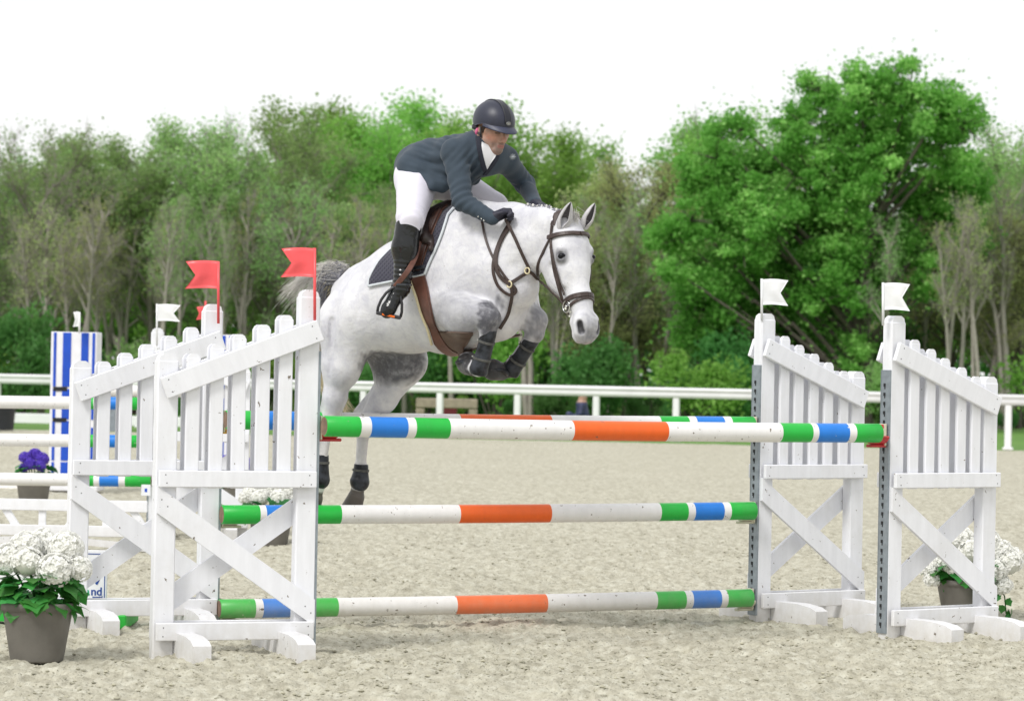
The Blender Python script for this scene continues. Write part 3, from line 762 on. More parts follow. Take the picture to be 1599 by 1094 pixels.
cup_for(ground_at(1388, 16.43), 36, 1, FR, 'red_plastic', 'red plastic cup holding the right end of the nearest pole')
gbr = ground_at(1186, 17.5)
cup_for(G_BL, 20, -1, at(352, 655, 16.22), 'yellow_plastic', 'yellow cup at the left end of the rear top pole')
cup_for(gbr, 36, 1, at(1176, 664, 17.38), 'yellow_plastic', 'yellow cup at the right end of the rear top pole')
cup_for(G_BL, 20, -1, at(346, 803, 16.22), 'cream_plastic', 'cream cup under the left end of the half height pole')
cup_for(gbr, 36, 1, at(1178, 797, 17.38), 'cream_plastic', 'cream cup under the right end of the half height pole')
cup_for(G_BL, 20, -1, at(342, 950, 16.22), 'cream_plastic', 'cream cup under the left end of the lowest pole')
cup_for(gbr, 36, 1, at(1173, 933, 17.38), 'cream_plastic', 'cream cup under the right end of the lowest pole')

# ------------------------------------------------------------------ flags
def flag(px_stick, y_top, y_bot, x_tip, y_ftop, y_fbot, D, mat, label, stick=None, group='jump flags', r=0.0075):
    p0 = at(px_stick, y_bot, D); p1 = at(px_stick, y_top, D)
    root = empty('jump_flag', p0, label=label, cat='flag', group=group)
    m = MB(); m.tube([Vector((0, 0, 0)), p1-p0], r, 8); m.build('stick', stick or M[mat], root)
    w = (x_tip-px_stick)/(FPX/D); zt = (at(px_stick, y_ftop, D)-p0).z; zb = (at(px_stick, y_fbot, D)-p0).z
    m = MB(); N = 12; t = 0.0016; sg = 1 if w > 0 else -1
    rows = 8; vs_ = []
    for side in (-1, 1):
        for i in range(N+1):
            for j in range(rows+1):
                v = j/rows; notch = 0.30*(1-abs(2*v-1))
                x = w*(i/N)*(1-notch); y = 0.014*math.sin(i/N*5.0+v*1.5)*(i/N)+side*t
                vs_.append((x, y, zb+(zt-zb)*v+0.004*math.sin(i/N*4)))
    K = (N+1)*(rows+1); fs = []
    for i in range(N):
        for j in range(rows):
            a = i*(rows+1)+j; q = (a, a+rows+1, a+rows+2, a+1); fs.append(q); fs.append(tuple(K+x for x in q[::-1]))
    for i in range(N):
        for j in (0, rows):
            a = i*(rows+1)+j; fs.append((a, a+rows+1, a+rows+1+K, a+K))
    for j in range(rows):
        a = N*(rows+1)+j; fs.append((a, a+1, a+1+K, a+K))
    m.add(vs_, fs, 0, True)
    m.build('cloth', M[mat], root)
flag(491.5, 387, 500, 437, 388, 433, 14.95, 'red_flag', 'red swallowtail flag on the nearest left wing, in front of the horse tail')
flag(341, 408, 505, 288, 408, 451, 16.25, 'red_flag', 'red swallowtail flag on the second left wing')
flag(1189.5, 435, 500, 1230, 436, 476, 17.45, 'white_flag', 'white swallowtail flag on the wing just right of the horse head')
flag(1379, 441, 508, 1420, 442, 484, 16.35, 'white_flag', 'white swallowtail flag on the rightmost wing')
# ------------------------------------------------------------------ white gate jump far left
def jump_b():
    D = 24.6; k = FPX/D
    cuts = [(140, 'white_pole'), (148, 'green_pole'), (160, 'white_pole'), (185, 'blue_pole'), (198, 'white_pole'), (None, 'green_pole')]
    for y, lb in ((628, 'top pole of the white jump at the left edge'), (687, 'middle pole of the white jump at the left edge'), (748, 'bottom pole of the white jump at the left edge')):
        pole(at(-480, y-9, D), at(232 if y != 748 else 236, y+2, D), 0.052, [(135, 'white_pole'), (147, 'green_pole'), (156, 'white_pole'), (186, 'blue_pole'), (196, 'white_pole'), (None, 'green_pole')],
             lb, group='poles of the jump at the left edge')
    # low gate under the poles
    g = ground_at(100, 22.6)
    root = empty('low_gate', (g.x, g.y, 0), label='low white gate with slanting slats standing under the left poles', cat='gate')
    W2 = 1.95; x0, x1 = -W2, 0.62
    def bd(p0, p1, w, nm, y=0.0):
        dx, dz = p1[0]-p0[0], p1[1]-p0[1]; L = math.hypot(dx, dz); a = math.atan2(dz, dx)
        m = MB(); m.box((0, 0, 0), (L, 0.03, w), bev=0.004); m.build(nm, M['white'], root, ((p0[0]+p1[0])/2, y, (p0[1]+p1[1])/2), (0, -a, 0))
    bd((x0, 0.33), (x1, 0.33), 0.085, 'top_rail'); bd((x0, 0.14), (x1, 0.14), 0.08, 'bottom_rail')
    for i, x in enumerate(np.arange(x0+0.1, x1, 0.24)):
        kk = i % 4
        bd((x-(.05, 0, -.05, 0)[kk], 0.16), (x+(.05, 0, -.05, 0)[kk], 0.31), 0.055, 'slat', 0.02)
    # arched lower board
    m = MB(); n = 10; prof = [(-1.2+2.0*i/n, -0.03+0.075*math.sin(math.pi*i/n)) for i in range(n+1)]
    m.prism([(p[0], p[1]+.05) for p in prof]+[(p[0], p[1]) for p in prof[::-1]], -.015, .015); m.build('arch_board', M['white'], root)
    # its right hand wing, mostly hidden behind the near wings
    w = copy_tree(WING0); gg = ground_at(240, D+0.1); w.location = (gg.x, gg.y, 0); w.rotation_euler = (0, 0, math.radians(8)); w.scale = (1, 1, 0.94)
    tag(w, label='white picket wing of the left edge jump, seen between the two left wings', cat='jump wing', group='wings of the farther jump')
    flag(245, 474, 540, 281, 475, 501, D, 'white_flag', 'small white flag above the second left wing')
    # number plates
    m = MB(); m.box((0, 0, 0), (0.075, .012, .09), bev=.003); m.box((0, -.0068, 0), (.02, .002, .03), mi=1)
    m.build('marker_plate', [M['white'], M['tower_blue']], None, at(228, 765, 24.4), label='small white plate with a blue mark hanging beside the second left wing', cat='plate')
for o_ in [o for o in C.objects if o.name.startswith('jump_wing')][:1]: WING0 = o_
jump_b()

# ------------------------------------------------------------------ blue and white striped towers
def tower(px0, px1, ytop, ybot, label):
    D = 32.7; k = FPX/D; g = ground_at((px0+px1)/2, D); w = (px1-px0)/k; h = (ybot-ytop)/k
    root = empty('striped_tower', (g.x, g.y, 0), math.radians(-1), label=label, cat='jump tower', group='striped towers')
    d = 0.34
    m = MB(); m.box((0, d/2, h/2), (w, d, h), bev=.006); m.build('body', M['tower_white'], root)
    for (x0, x1) in ((0.06, 0.12), (0.26, 0.44), (0.66, 0.82), (0.90, 0.96)):
        segs_ = [(0.0, 0.18), (0.19, 0.44), (0.45, 0.64), (0.655, 0.995)] if x0 < .5 else [(0.0, .1), (0.12, 0.4), (0.45, 0.6), (.66, .995)]
        for z0, z1 in segs_:
            m = MB(); m.box(((x0+x1)/2*w-w/2, -0.002, (z0+z1)/2*h), ((x1-x0)*w, 0.012, (z1-z0)*h), bev=.002); m.build('stripe', M['tower_blue'], root)
    for z in (0.64, 0.445):
        for cx_, wx_ in ((-.28, .30), (.14, .2)):
            m = MB(); m.box((w*cx_, -.004, z*h), (w*wx_, .012, 0.045)); m.build('slot', M['hole'], root)
    m = MB(); m.box((0, d/2, 0.03), (w+.1, d+.16, .06), bev=.01); m.build('base', M['tower_white'], root)
tower(75, 147, 517, 765, 'blue and white striped jump tower at the left')
tower(292, 360, 514, 762, 'blue and white striped jump tower half hidden behind the left wings')
flag(124, 487, 520, 114, 487, 510, 32.6, 'white_flag', 'tiny white flag on top of the left striped tower', r=.012)
flag(321, 470, 520, 306, 479, 499, 32.6, 'red_flag', 'small red flag behind the second left wing post', r=.012)
pole(at(147, 608, 32.5), at(292, 611, 32.4), 0.062, [(None, 'white_pole')], 'white pole between the two striped towers', group='poles between the striped towers', pxcuts=True)
def plank():
    m = MB(); D = 32.9; k = FPX/D
    m.box((0, 0, 0), (12/k, .03, 96/k), bev=.004)
    m.build('hanging_board', M['steel'], None, at(176, 625, D), label='narrow blue-grey board hanging beside the left striped tower', cat='board')
    m = MB(); L = (138-10)/k; r = 0.06
    prof = [(0, 'white_pole'), ]
    pole(at(-60, 763, 33.3), at(100, 764, 33.2), 0.06, [(52, 'white_pole'), (68, 'endwood'), (76, 'white_pole'), (82, 'blue_pole'), (88, 'white_pole'), (None, 'blue_pole')], 'pole with dark and blue bands lying by the left striped tower', group='poles between the striped towers')
plank()

# ------------------------------------------------------------------ lettered board with green base
def text_obj(body, size, mat, parent, loc, name='lettering'):
    cu = bpy.data.curves.new(name, 'FONT'); cu.body = body; cu.size = size; cu.extrude = 0.0008; cu.offset = 0.0012; cu.align_x = 'RIGHT'
    o = bpy.data.objects.new('tmp_text', cu); C.objects.link(o)
    dg = bpy.context.evaluated_depsgraph_get(); me = bpy.data.meshes.new_from_object(o.evaluated_get(dg))
    bpy.data.objects.remove(o); me.materials.clear(); me.materials.append(mat)
    return link(name, me, parent, loc, (math.pi/2, 0, 0))
M['ink'] = plain('blue_ink', (0.01, 0.06, 0.30), 0.5, 0.05)
M['ink_green'] = plain('green_ink', (0.03, 0.35, 0.20), 0.5, 0.05)
M['green_box'] = plain('green_box_paint', (0.02, 0.42, 0.04), 0.5, 0.1)
def sign():
    D = 16.45; k = FPX/D; p = ground_at(60, D)
    root = empty('lettered_board', (p.x, p.y, 0), label='white board with blue lettering and border behind the left flower pot', cat='sign')
    z0, z1 = 0.10, 0.385; xr = (166-60)/k; xl = -0.45
    m = MB(); m.box(((xl+xr)/2, 0, (z0+z1)/2), (xr-xl, .02, z1-z0), bev=.003); m.build('panel', M['white_flag'], root)
    m = MB()
    for (c, d) in (((xl+.01+xr-.012)/2, z1-.02), ((xl+xr)/2, z0+.014)): m.box((c, -.0115, d), (xr-xl-.03, .002, .0045))
    m.box((xr-.012, -.0115, (z0+z1)/2), (.0045, .002, z1-z0-.04)); m.build('border', M['ink'], root)
    text_obj('nd', 0.062, M['ink'], root, (xr-.024, -.0115, z0+.040))
    text_obj('a', 0.062, M['ink_green'], root, (xr-.092, -.0115, z0+.040))
    text_obj('mental', 0.020, M['ink'], root, (xr-.022, -.0115, z0+.022))
    m = MB(); pts = [(xr-.055+.015*math.sin(t*1.2), z0+.098+.035*t) for t in (0, .25, .5, .75, 1)]
    m.prism([(a-.004-.012*math.sin(math.pi*i/4), b) for i, (a, b) in enumerate(pts)]+[(a+.004, b) for a, b in pts[::-1]], -.0125, -.0105); m.build('emblem', M['ink'], root)
    g = ground_at(60, D)
    m = MB(); m.prism([(-0.5, .0), (0.40, .0), (0.40, .075), (0.36, .09), (0.2, .095), (-.5, .095)], -.03, .14); m.box((.465, -.13, .037), (.13, .54, .078), bev=.008)
    m.build('base', M['green_box'], root, (0, 0, -0.01))
sign()

# ------------------------------------------------------------------ flower pots
def petal_mat(name, a, b_):
    m, nt, b = new_mat(name); g = nt.nodes.new('ShaderNodeNewGeometry')
    n = noise(nt, 60, 3, vec=g.outputs['Position'])
    nt.links.new(ramp(nt, n, [(0.3, a), (0.65, b_)]).outputs[0], b.inputs['Base Color']); b.inputs['Roughness'].default_value = .6
    b.inputs['Subsurface Weight'].default_value = 0.0
    tr = nt.nodes.new('ShaderNodeBsdfTranslucent'); tr.inputs[0].default_value = (*b_, 1); mx = nt.nodes.new('ShaderNodeMixShader'); mx.inputs[0].default_value = .35
    nt.links.new(b.outputs[0], mx.inputs[1]); nt.links.new(tr.outputs[0], mx.inputs[2]); nt.links.new(mx.outputs[0], nt.nodes['Material Output'].inputs[0])
    return m
PET_W = petal_mat('white_petals', (0.90, 0.90, 0.82), (0.97, 0.97, 0.96))
PET_C = petal_mat('cream_bloom_heart', (0.82, 0.83, 0.74), (0.93, 0.93, 0.88))
PET_P = petal_mat('purple_petals', (0.09, 0.04, 0.45), (0.20, 0.11, 0.70))
LF_M = leaf_mat('pot_leaves', (0.02, 0.13, 0.03), (0.07, 0.34, 0.06), 0.45, 0.3)
def bloom_mesh(seed, pet, r):
    """a mop-head of four-petalled florets"""
    R = np.random.default_rng(seed); V = []; n = 165
    for k in range(n):
        z = 1-1.55*(k+.5)/n; a = k*2.39996; s = math.sqrt(max(0, 1-z*z)); nrm = np.array([s*math.cos(a), s*math.sin(a), z])
        nrm = nrm+R.normal(size=3)*.12; nrm /= np.linalg.norm(nrm); c = nrm*r*(0.86+.16*R.random())
        u = np.cross(nrm, [0.3, .5, .8]); u /= np.linalg.norm(u); v = np.cross(nrm, u); t = R.random()*1.57; fl = r*.20
        for q in range(4):
            an = t+q*math.pi/2; d = u*math.cos(an)+v*math.sin(an); e = np.cross(nrm, d)
            tip = nrm*fl*.18*R.random()
            V += [c-nrm*.004, c+d*fl*.5+e*fl*.42+nrm*fl*.15, c+d*fl+tip, c+d*fl*.5-e*fl*.42+nrm*fl*.15]
    F = np.arange(len(V)).reshape(-1, 4)
    m = mesh_np('bloom', np.array(V), F, pet, smooth=False)
    return m
def leaf_shape(L, W):
    """an ivy-like leaf, lobed, folded along its rib"""
    out = [(0, 0), (.18, .42), (.38, .36), (.55, .5), (.7, .26), (1, 0)]
    V = [(0, 0, 0), (L*.35, 0, .02*L), (L*.7, 0, .0), (L, 0, -.12*L)]
    up = [(L*.12, W*.45, .06*L), (L*.38, W*.36, .05*L), (L*.56, W*.5, .04*L), (L*.75, W*.24, 0)]
    dn = [(x, -y, z) for x, y, z in up]
    V += up+dn
    F = [(0, 1, 5, 4), (1, 2, 7, 6), (1, 6, 5, 5), (2, 3, 7, 7), (0, 8, 9, 1), (1, 10, 11, 2), (1, 9, 10, 10), (2, 11, 3, 3)]
    F = [tuple(dict.fromkeys(f)) for f in F]
    return V, F
def planter(px, D, pot_top_w, pot_bot_w, pot_h, blooms, label, pet=PET_W, petal_r=.075, seed=1, leaves=55, spread=1.0, trail=None, yshift=0.0):
    g = ground_at(px, D); rd = random.Random(seed)
    root = empty('flower_pot', (g.x, g.y, -0.03), rd.random()*.3, label=label, cat='flower pot', group='grey pots of artificial hydrangeas')
    a, b_ = pot_top_w/2, pot_bot_w/2
    prof = [(b_*.96, 0), (b_, .01), (a*.95, pot_h*.86), (a*.955, pot_h*.865), (a, pot_h*.87), (a, pot_h*.985), (a*.985, pot_h), (a*.9, pot_h), (a*.88, pot_h*.93), (0.01, pot_h*.9)]
    m = MB(); n = 32; vs_ = []
    for r, z in prof:
        for j in range(n):
            t = 2*math.pi*j/n; c, s = math.cos(t), math.sin(t)
            q = 1/(abs(c)**3.2+abs(s)**3.2)**(1/3.2)         # rounded square
            vs_.append((r*c*q, r*s*q, z))
    m.add(vs_, [(i*n+j, i*n+(j+1) % n, (i+1)*n+(j+1) % n, (i+1)*n+j) for i in range(len(prof)-1) for j in range(n)], 0, True)
    m.f.append(tuple(range(n-1, -1, -1))); m.m.append(0); m.sm.append(False)
    m.build('pot', M['pot'], root)
    lv, lf = leaf_shape(.105, .10); lm = bpy.data.meshes.new('leaf'); lm.from_pydata(lv, [], lf); lm.materials.append(LF_M); lm.update()
    tn = lm.attributes.new('tint', 'FLOAT', 'POINT'); tn.data.foreach_set('value', np.full(len(lv), .15, dtype=np.float32))
    for k in range(leaves):
        an = rd.random()*6.283; el = rd.uniform(-.5, .75); rr = a*spread*rd.uniform(.7, 1.12)
        z = pot_h+.03+.10*el+rd.uniform(-.02, .05)
        o = link('leaf', lm, root, (rr*math.cos(an)*.85, rr*math.sin(an)*.85, z), (rd.uniform(-.5, .5), rd.uniform(-.2, 1.1)-el*.6, an+rd.uniform(-.7, .7)))
        s = rd.uniform(.65, 1.15); o.scale = (s, s, s)
    bms = [bloom_mesh(seed*10+k, pet, petal_r) for k in range(3)]
    inv = Matrix.Rotation(-root.rotation_euler.z, 3, 'Z')
    for k, (x, y, z, s) in enumerate(blooms):
        o = link('bloom', bms[k % 3], root, inv @ Vector((x, y, z)), (rd.uniform(-.3, .6), rd.uniform(-.4, .4), rd.random()*6)); o.scale = (s, s, s*.92)
    cm = MB(); cm.ball((0, 0, 0), petal_r*.78, 0, 14, 10); core = cm.mesh('bloom_core', PET_C if pet is PET_W else pet)
    for o in [c for c in root.children if c.name.startswith('bloom')]: link('bloom_core', core, o)
    sm = MB()
    for (x, y, z, s) in blooms:
        q = inv @ Vector((x, y, z)); sm.tube([(q.x*.2, q.y*.2, pot_h*.9), (q.x*.6, q.y*.6, (pot_h+z)/2), q], .006, 5)
    if trail:
        for t in trail: sm.tube([inv @ Vector(p) for p in t], .004, 5)
    sm.build('stem', LF_M, root)
    if trail:
        for t in trail:
            for p in t[1:]:
                for _ in range(3):
                    q = inv @ (Vector(p)+Vector((rd.gauss(0, .02), rd.gauss(0, .02), rd.gauss(0, .02)))); o = link('leaf', lm, root, q, (rd.random()*3, rd.random()*3, rd.random()*6)); o.scale = (.5, .5, .5)
    return root
# near left: blooms given from their place above the pot
D1 = 14.5; k1 = FPX/D1
def bl(cx, Dp, lst): 
    g = ground_at(cx, Dp); out = []
    for (px, py, dy, s) in lst:
        q = at(px, py, Dp+dy); out.append((q.x-g.x, q.y-g.y, q.z+.03, s))
    return out
planter(58, D1, 0.345, 0.25, 0.285, bl(58, D1, [(42, 853, .0, 1.0), (72, 862, .08, 1.0), (14, 873, -.02, 1.05), (44, 878, -.10, 1.0), (102, 856, .0, 1.12), (86, 890, -.12, 1.1), (121, 887, -.04, .88), (-14, 868, .06, .95), (66, 846, .13, .9)]),
        'large grey pot of white hydrangeas in the left foreground', seed=1, leaves=130, spread=1.02, petal_r=.082)
D2 = 17.9
planter(1508, D2, 0.33, 0.24, 0.25, bl(1508, D2, [(1500, 842, 0, 1), (1540, 845, 0, 1), (1480, 860, .05, .9), (1520, 862, -.1, 1.05), (1560, 862, 0, 1), (1575, 880, -.05, 1), (1552, 890, -.1, .95), (1478, 878, -.1, .85), (1455, 890, -.05, .85), (1490, 880, -.12, .9), (1530, 880, -.1, .9), (1565, 915, -.1, .75), (1455, 905, -.1, .6), (1583, 868, .05, .7)]),
        'grey pot of white hydrangeas behind the rightmost wing', seed=2, leaves=80, spread=1.25, petal_r=.088, trail=[[(0.17, -.1, .24), (.21, -.12, .16), (.22, -.12, .06)]])
D3 = 24.0
planter(422, D3, 0.36, 0.27, 0.27, bl(422, D3, [(395, 770, 0, 1), (420, 766, .05, 1), (445, 768, 0, 1), (405, 778, -.1, .9), (435, 778, -.1, .9), (385, 778, 0, .8), (456, 778, 0, .8)]),
        'grey pot of white hydrangeas seen through the nearest wing', seed=3, leaves=60, spread=1.2, petal_r=.085)
D4 = 29.5
planter(52, D4, 0.34, 0.26, 0.27, bl(52, D4, [(40, 715, 0, 1), (55, 710, .05, 1), (66, 716, 0, 1), (48, 724, -.1, .9), (62, 728, -.1, .9), (38, 730, 0, .8)]),
        'pot of purple hydrangeas beside the left striped tower', pet=PET_P, seed=4, leaves=40, petal_r=.07)
planter(368, 30.2, 0.34, 0.26, 0.27, bl(368, 30.2, [(355, 722, 0, 1), (372, 720, .05, 1), (385, 726, 0, 1), (362, 732, -.1, .9), (350, 735, -.1, .9)]),
        'pot of purple hydrangeas behind the nearest wing', pet=PET_P, seed=5, leaves=40, petal_r=.085)

# ------------------------------------------------------------------ small things beyond the rail
def bench():
    D = 69.0; k = FPX/D; p = ground_at(697, D); root = empty('wooden_obstacle', (p.x, p.y, 0), label='low grey-brown wooden cross-country obstacle behind the rail', cat='obstacle')
    wd = plain('weathered_wood', (0.30, 0.25, 0.19), .8, .2, 8)
    zt = at(697, 622, D).z; w = 96/k
    m = MB(); m.box((0, 0, zt-.11), (w, .3, .22), bev=.02); m.build('beam', wd, root)
    for s in (-1, 1):
        m = MB(); m.box((s*(w/2-.1), 0, (zt-.24)/2), (.2, .28, zt-.22), bev=.02); m.build('leg', wd, root)
    m = MB(); m.box((0.05, .1, (zt-.1)/2), (.36, .3, zt-.15), bev=.03)
    m.build('drum', plain('dark_red', (.16, .02, .03), .5), None, (p.x, p.y+.5, 0), label='dark red block behind the wooden obstacle', cat='block')
bench()
def bin_():
    p = ground_at(4, 60.0); m = MB(); n = 16
    prof = [(.20, 0), (.22, .02), (.25, .42), (.27, .43), (.27, .47), (.18, .5), (.02, .51)]
    vs_ = [(r*math.cos(2*math.pi*j/n), r*math.sin(2*math.pi*j/n), z) for r, z in prof for j in range(n)]
    m.add(vs_, [(i*n+j, i*n+(j+1) % n, (i+1)*n+(j+1) % n, (i+1)*n+j) for i in range(len(prof)-1) for j in range(n)], 0, True)
    m.build('barrel', plain('dark_barrel', (.03, .035, .045), .5), None, (p.x, p.y, 0), label='dark barrel at the left edge by the rail', cat='barrel')
bin_()
# ------------------------------------------------------------------ smooth solids for bodies
class Solid:
    """smoothly blended round cones; frame: 3x3 rows = local axes used for grid alignment"""
    def __init__(s, origin, axes): s.o = np.array(origin, float); s.A = np.array(axes, float); s.p = []
    def loc(s, p): return s.A @ (np.array(p, float)-s.o)
    def cone(s, a, b, ra, rb=None, k=0.03, n=None, f=1.0, sub=False, local=False):
        rb = ra if rb is None else rb
        a_ = np.array(a, float) if local else s.loc(a); b_ = np.array(b, float) if local else s.loc(b)
        n_ = None if n is None else (s.A @ np.array(n, float))/np.linalg.norm(n)
        s.p.append((a_, b_, ra, rb, k, n_, f, sub))
    def ball(s, a, r, **kw): s.cone(a, a, r, r, **kw)
    def chain(s, pts, rs, **kw):
        for i in range(len(pts)-1): s.cone(pts[i], pts[i+1], rs[i], rs[i+1], **kw)
    def surface(s, h, disp=None):
        lo = np.min([np.minimum(a, b)-max(ra, rb)*max(1, f) for a, b, ra, rb, k, n, f, sub in s.p if not sub], axis=0)-4*h
        hi = np.max([np.maximum(a, b)+max(ra, rb)*max(1, f) for a, b, ra, rb, k, n, f, sub in s.p if not sub], axis=0)+4*h
        N = np.ceil((hi-lo)/h).astype(int)+1
        d = np.full(N, 0.5, np.float32); ax = [lo[i]+h*np.arange(N[i]) for i in range(3)]
        for a, b, ra, rb, k, n, f, sub in s.p:
            R = max(ra, rb)*max(1, f)+max(2*k, 3*h)+0.01
            i0 = [max(0, int((min(a[i], b[i])-R-lo[i])/h)) for i in range(3)]; i1 = [min(N[i], int((max(a[i], b[i])+R-lo[i])/h)+2) for i in range(3)]
            X = ax[0][i0[0]:i1[0]][:, None, None].astype(np.float32); Y = ax[1][i0[1]:i1[1]][None, :, None].astype(np.float32); Z = ax[2][i0[2]:i1[2]][None, None, :].astype(np.float32)
            px, py, pz = X-a[0], Y-a[1], Z-a[2]; ba = b-a
            if n is not None:
                q = 1/f-1; dn = px*n[0]+py*n[1]+pz*n[2]
                px, py, pz = px+n[0]*q*dn, py+n[1]*q*dn, pz+n[2]*q*dn; ba = ba+n*q*(ba @ n)
            L2 = float(ba @ ba)
            if L2 > 1e-10:
                t = np.clip((px*ba[0]+py*ba[1]+pz*ba[2])/L2, 0, 1)
                e = np.sqrt((px-t*ba[0])**2+(py-t*ba[1])**2+(pz-t*ba[2])**2)-(ra+(rb-ra)*t)
            else: e = np.sqrt(px**2+py**2+pz**2)-ra
            if f < 1: e = e*f
            sl = d[i0[0]:i1[0], i0[1]:i1[1], i0[2]:i1[2]]
            if sub:
                hh = np.clip(0.5-0.5*(-e-sl)/k*-1*-1, 0, 1) if False else np.clip(0.5-0.5*(sl+e)/k, 0, 1)
                d[i0[0]:i1[0], i0[1]:i1[1], i0[2]:i1[2]] = sl*(1-hh)+(-e)*hh+k*hh*(1-hh)
            else:
                hh = np.clip(0.5+0.5*(sl-e)/k, 0, 1)
                d[i0[0]:i1[0], i0[1]:i1[1], i0[2]:i1[2]] = sl*(1-hh)+e*hh-k*hh*(1-hh)
        if disp is not None: d = d+disp(ax[0][:, None, None], ax[1][None, :, None], ax[2][None, None, :], s).astype(np.float32)
        ins = d < 0
        c8 = [ins[i:N[0]-1+i, j:N[1]-1+j, k:N[2]-1+k] for i in (0, 1) for j in (0, 1) for k in (0, 1)]
        al = c8[0].copy(); an = c8[0].copy()
        for c in c8[1:]: al |= c; an &= c
        act = al & ~an; cells = np.argwhere(act)
        cid = np.full(act.shape, -1, np.int32); cid[act] = np.arange(len(cells))
        corner = [(i, j, k) for i in (0, 1) for j in (0, 1) for k in (0, 1)]
        dv = np.stack([d[cells[:, 0]+i, cells[:, 1]+j, cells[:, 2]+k] for i, j, k in corner], 1)
        acc = np.zeros((len(cells), 3)); cnt = np.zeros(len(cells))
        for p in range(8):
            for q in range(p+1, 8):
                df = [abs(corner[p][m]-corner[q][m]) for m in range(3)]
                if sum(df) != 1: continue
                a, b = dv[:, p], dv[:, q]; cr = (a < 0) != (b < 0)
                t = np.where(cr, a/(a-b+1e-12), 0)[:, None]
                acc += np.where(cr[:, None], np.array(corner[p])+t*(np.array(corner[q])-np.array(corner[p])), 0); cnt += cr
        V = lo+h*(cells+acc/cnt[:, None])
        F = []
        for axn in range(3):
            u, v = (axn+1) % 3, (axn+2) % 3
            s0 = [slice(1, -1)]*3; s0[axn] = slice(0, -1); s1 = list(s0); s1[axn] = slice(1, None)
            a = ins[tuple(s0)]; b = ins[tuple(s1)]
            e = np.argwhere(a != b); off = np.array([1, 1, 1]); off[axn] = 0; e0 = e+off
            inside = a[tuple(e.T)]
            du = np.zeros(3, int); du[u] = 1; dw = np.zeros(3, int); dw[v] = 1
            ok = np.all(e0 < np.array(cid.shape), axis=1)
            e0 = e0[ok]; inside = inside[ok]
            q = np.stack([cid[tuple((e0-du-dw).T)], cid[tuple((e0-dw).T)], cid[tuple(e0.T)], cid[tuple((e0-du).T)]], 1)
            q[~inside] = q[~inside][:, ::-1]; F.append(q)
        F = np.concatenate(F); F = F[(F >= 0).all(1)]
        return V @ s.A+s.o, F
def bvh_of(V, F): return BVHTree.FromPolygons([tuple(v) for v in V], [tuple(int(i) for i in f) for f in F])
def add_color(me, name, col):
    a = me.attributes.new(name, 'FLOAT_COLOR', 'POINT'); c = np.ones((len(col), 4), np.float32); c[:, :3] = col; a.data.foreach_set('color', c.ravel())

# ------------------------------------------------------------------ the horse
HEAD = math.radians(40)                                   # it comes towards the camera by this much
h_f = np.array([math.cos(HEAD), -math.sin(HEAD), 0]); h_r = np.array([-math.sin(HEAD), -math.cos(HEAD), 0]); h_z = np.array([0, 0, 1.0])
WITH = np.array(at(735, 305, 16.0)); O_H = np.array([WITH[0], WITH[1], 0.0])
def S(px, py, w):
    """point on the plane w metres to the horse's right of its midline, seen at a pixel"""
    o = np.array(cam_pos); d = np.array(at(px, py, 1.0))-o; q = O_H+h_r*w
    t = ((q-o) @ h_r)/(d @ h_r); return o+d*t
def H(u, w, z): return O_H+h_f*u+h_r*w+h_z*z
horse = Solid(O_H, [h_f, h_r, h_z]); hc = horse.cone; LAT = h_r
# barrel, one ring of the trunk after another
hc(S(690, 446, 0), S(640, 463, 0), .325, .300, k=.05, n=LAT, f=.90)
hc(S(640, 463, 0), S(590, 480, 0), .300, .250, k=.05, n=LAT, f=.95)
hc(S(725, 425, 0), S(690, 446, 0), .30, .325, k=.05, n=LAT, f=.86)
# back line and withers, croup
hc(S(630, 408, 0), S(700, 360, 0), .080, .08, k=.08); hc(S(700, 360, 0), S(738, 341, 0), .08, .075, k=.08); hc(S(738, 341, 0), S(775, 350, 0), .075, .10, k=.10)
hc(S(588, 462, 0), S(552, 474, 0), .17, .13, k=.08)
hc(S(600, 434, 0), S(566, 444, 0), .10, .085, k=.07); hc(S(566, 444, 0), S(536, 451, 0), .08, .055, k=.06)
for sd_, px_, py_ in ((1, 574, 492), (-1, 607, 484)):        # haunches
    hc(S(px_, py_, .12*sd_), S(px_-30, py_+14, .14*sd_), .185, .15, k=.08)
# near (right) hind leg
hc(S(542, 508, .15), S(533, 562, .16), .155, .110, k=.08, n=LAT, f=.85)
hc(S(554, 520, .16), S(538, 580, .17), .10, .078, k=.07, n=LAT, f=.85)
hc(S(530, 570, .17), S(522, 615, .16), .095, .064, k=.05, n=LAT, f=.8)
hc(S(524, 620, .16), S(516, 652, .155), .062, .05, k=.04); hc(S(512, 616, .155), S(505, 648, .155), .022, .028, k=.03)
hc(S(516, 655, .155), S(509, 672, .155), .048, .036, k=.03); hc(S(509, 672, .155), S(502, 722, .15), .036, .031, k=.02, n=LAT, f=.8)
hc(S(502, 722, .15), S(499, 750, .15), .033, .045, k=.02); hc(S(499, 750, .15), S(491, 778, .15), .038, .036, k=.02)
hc(S(491, 778, .15), S(483, 798, .15), .046, .060, k=.008)
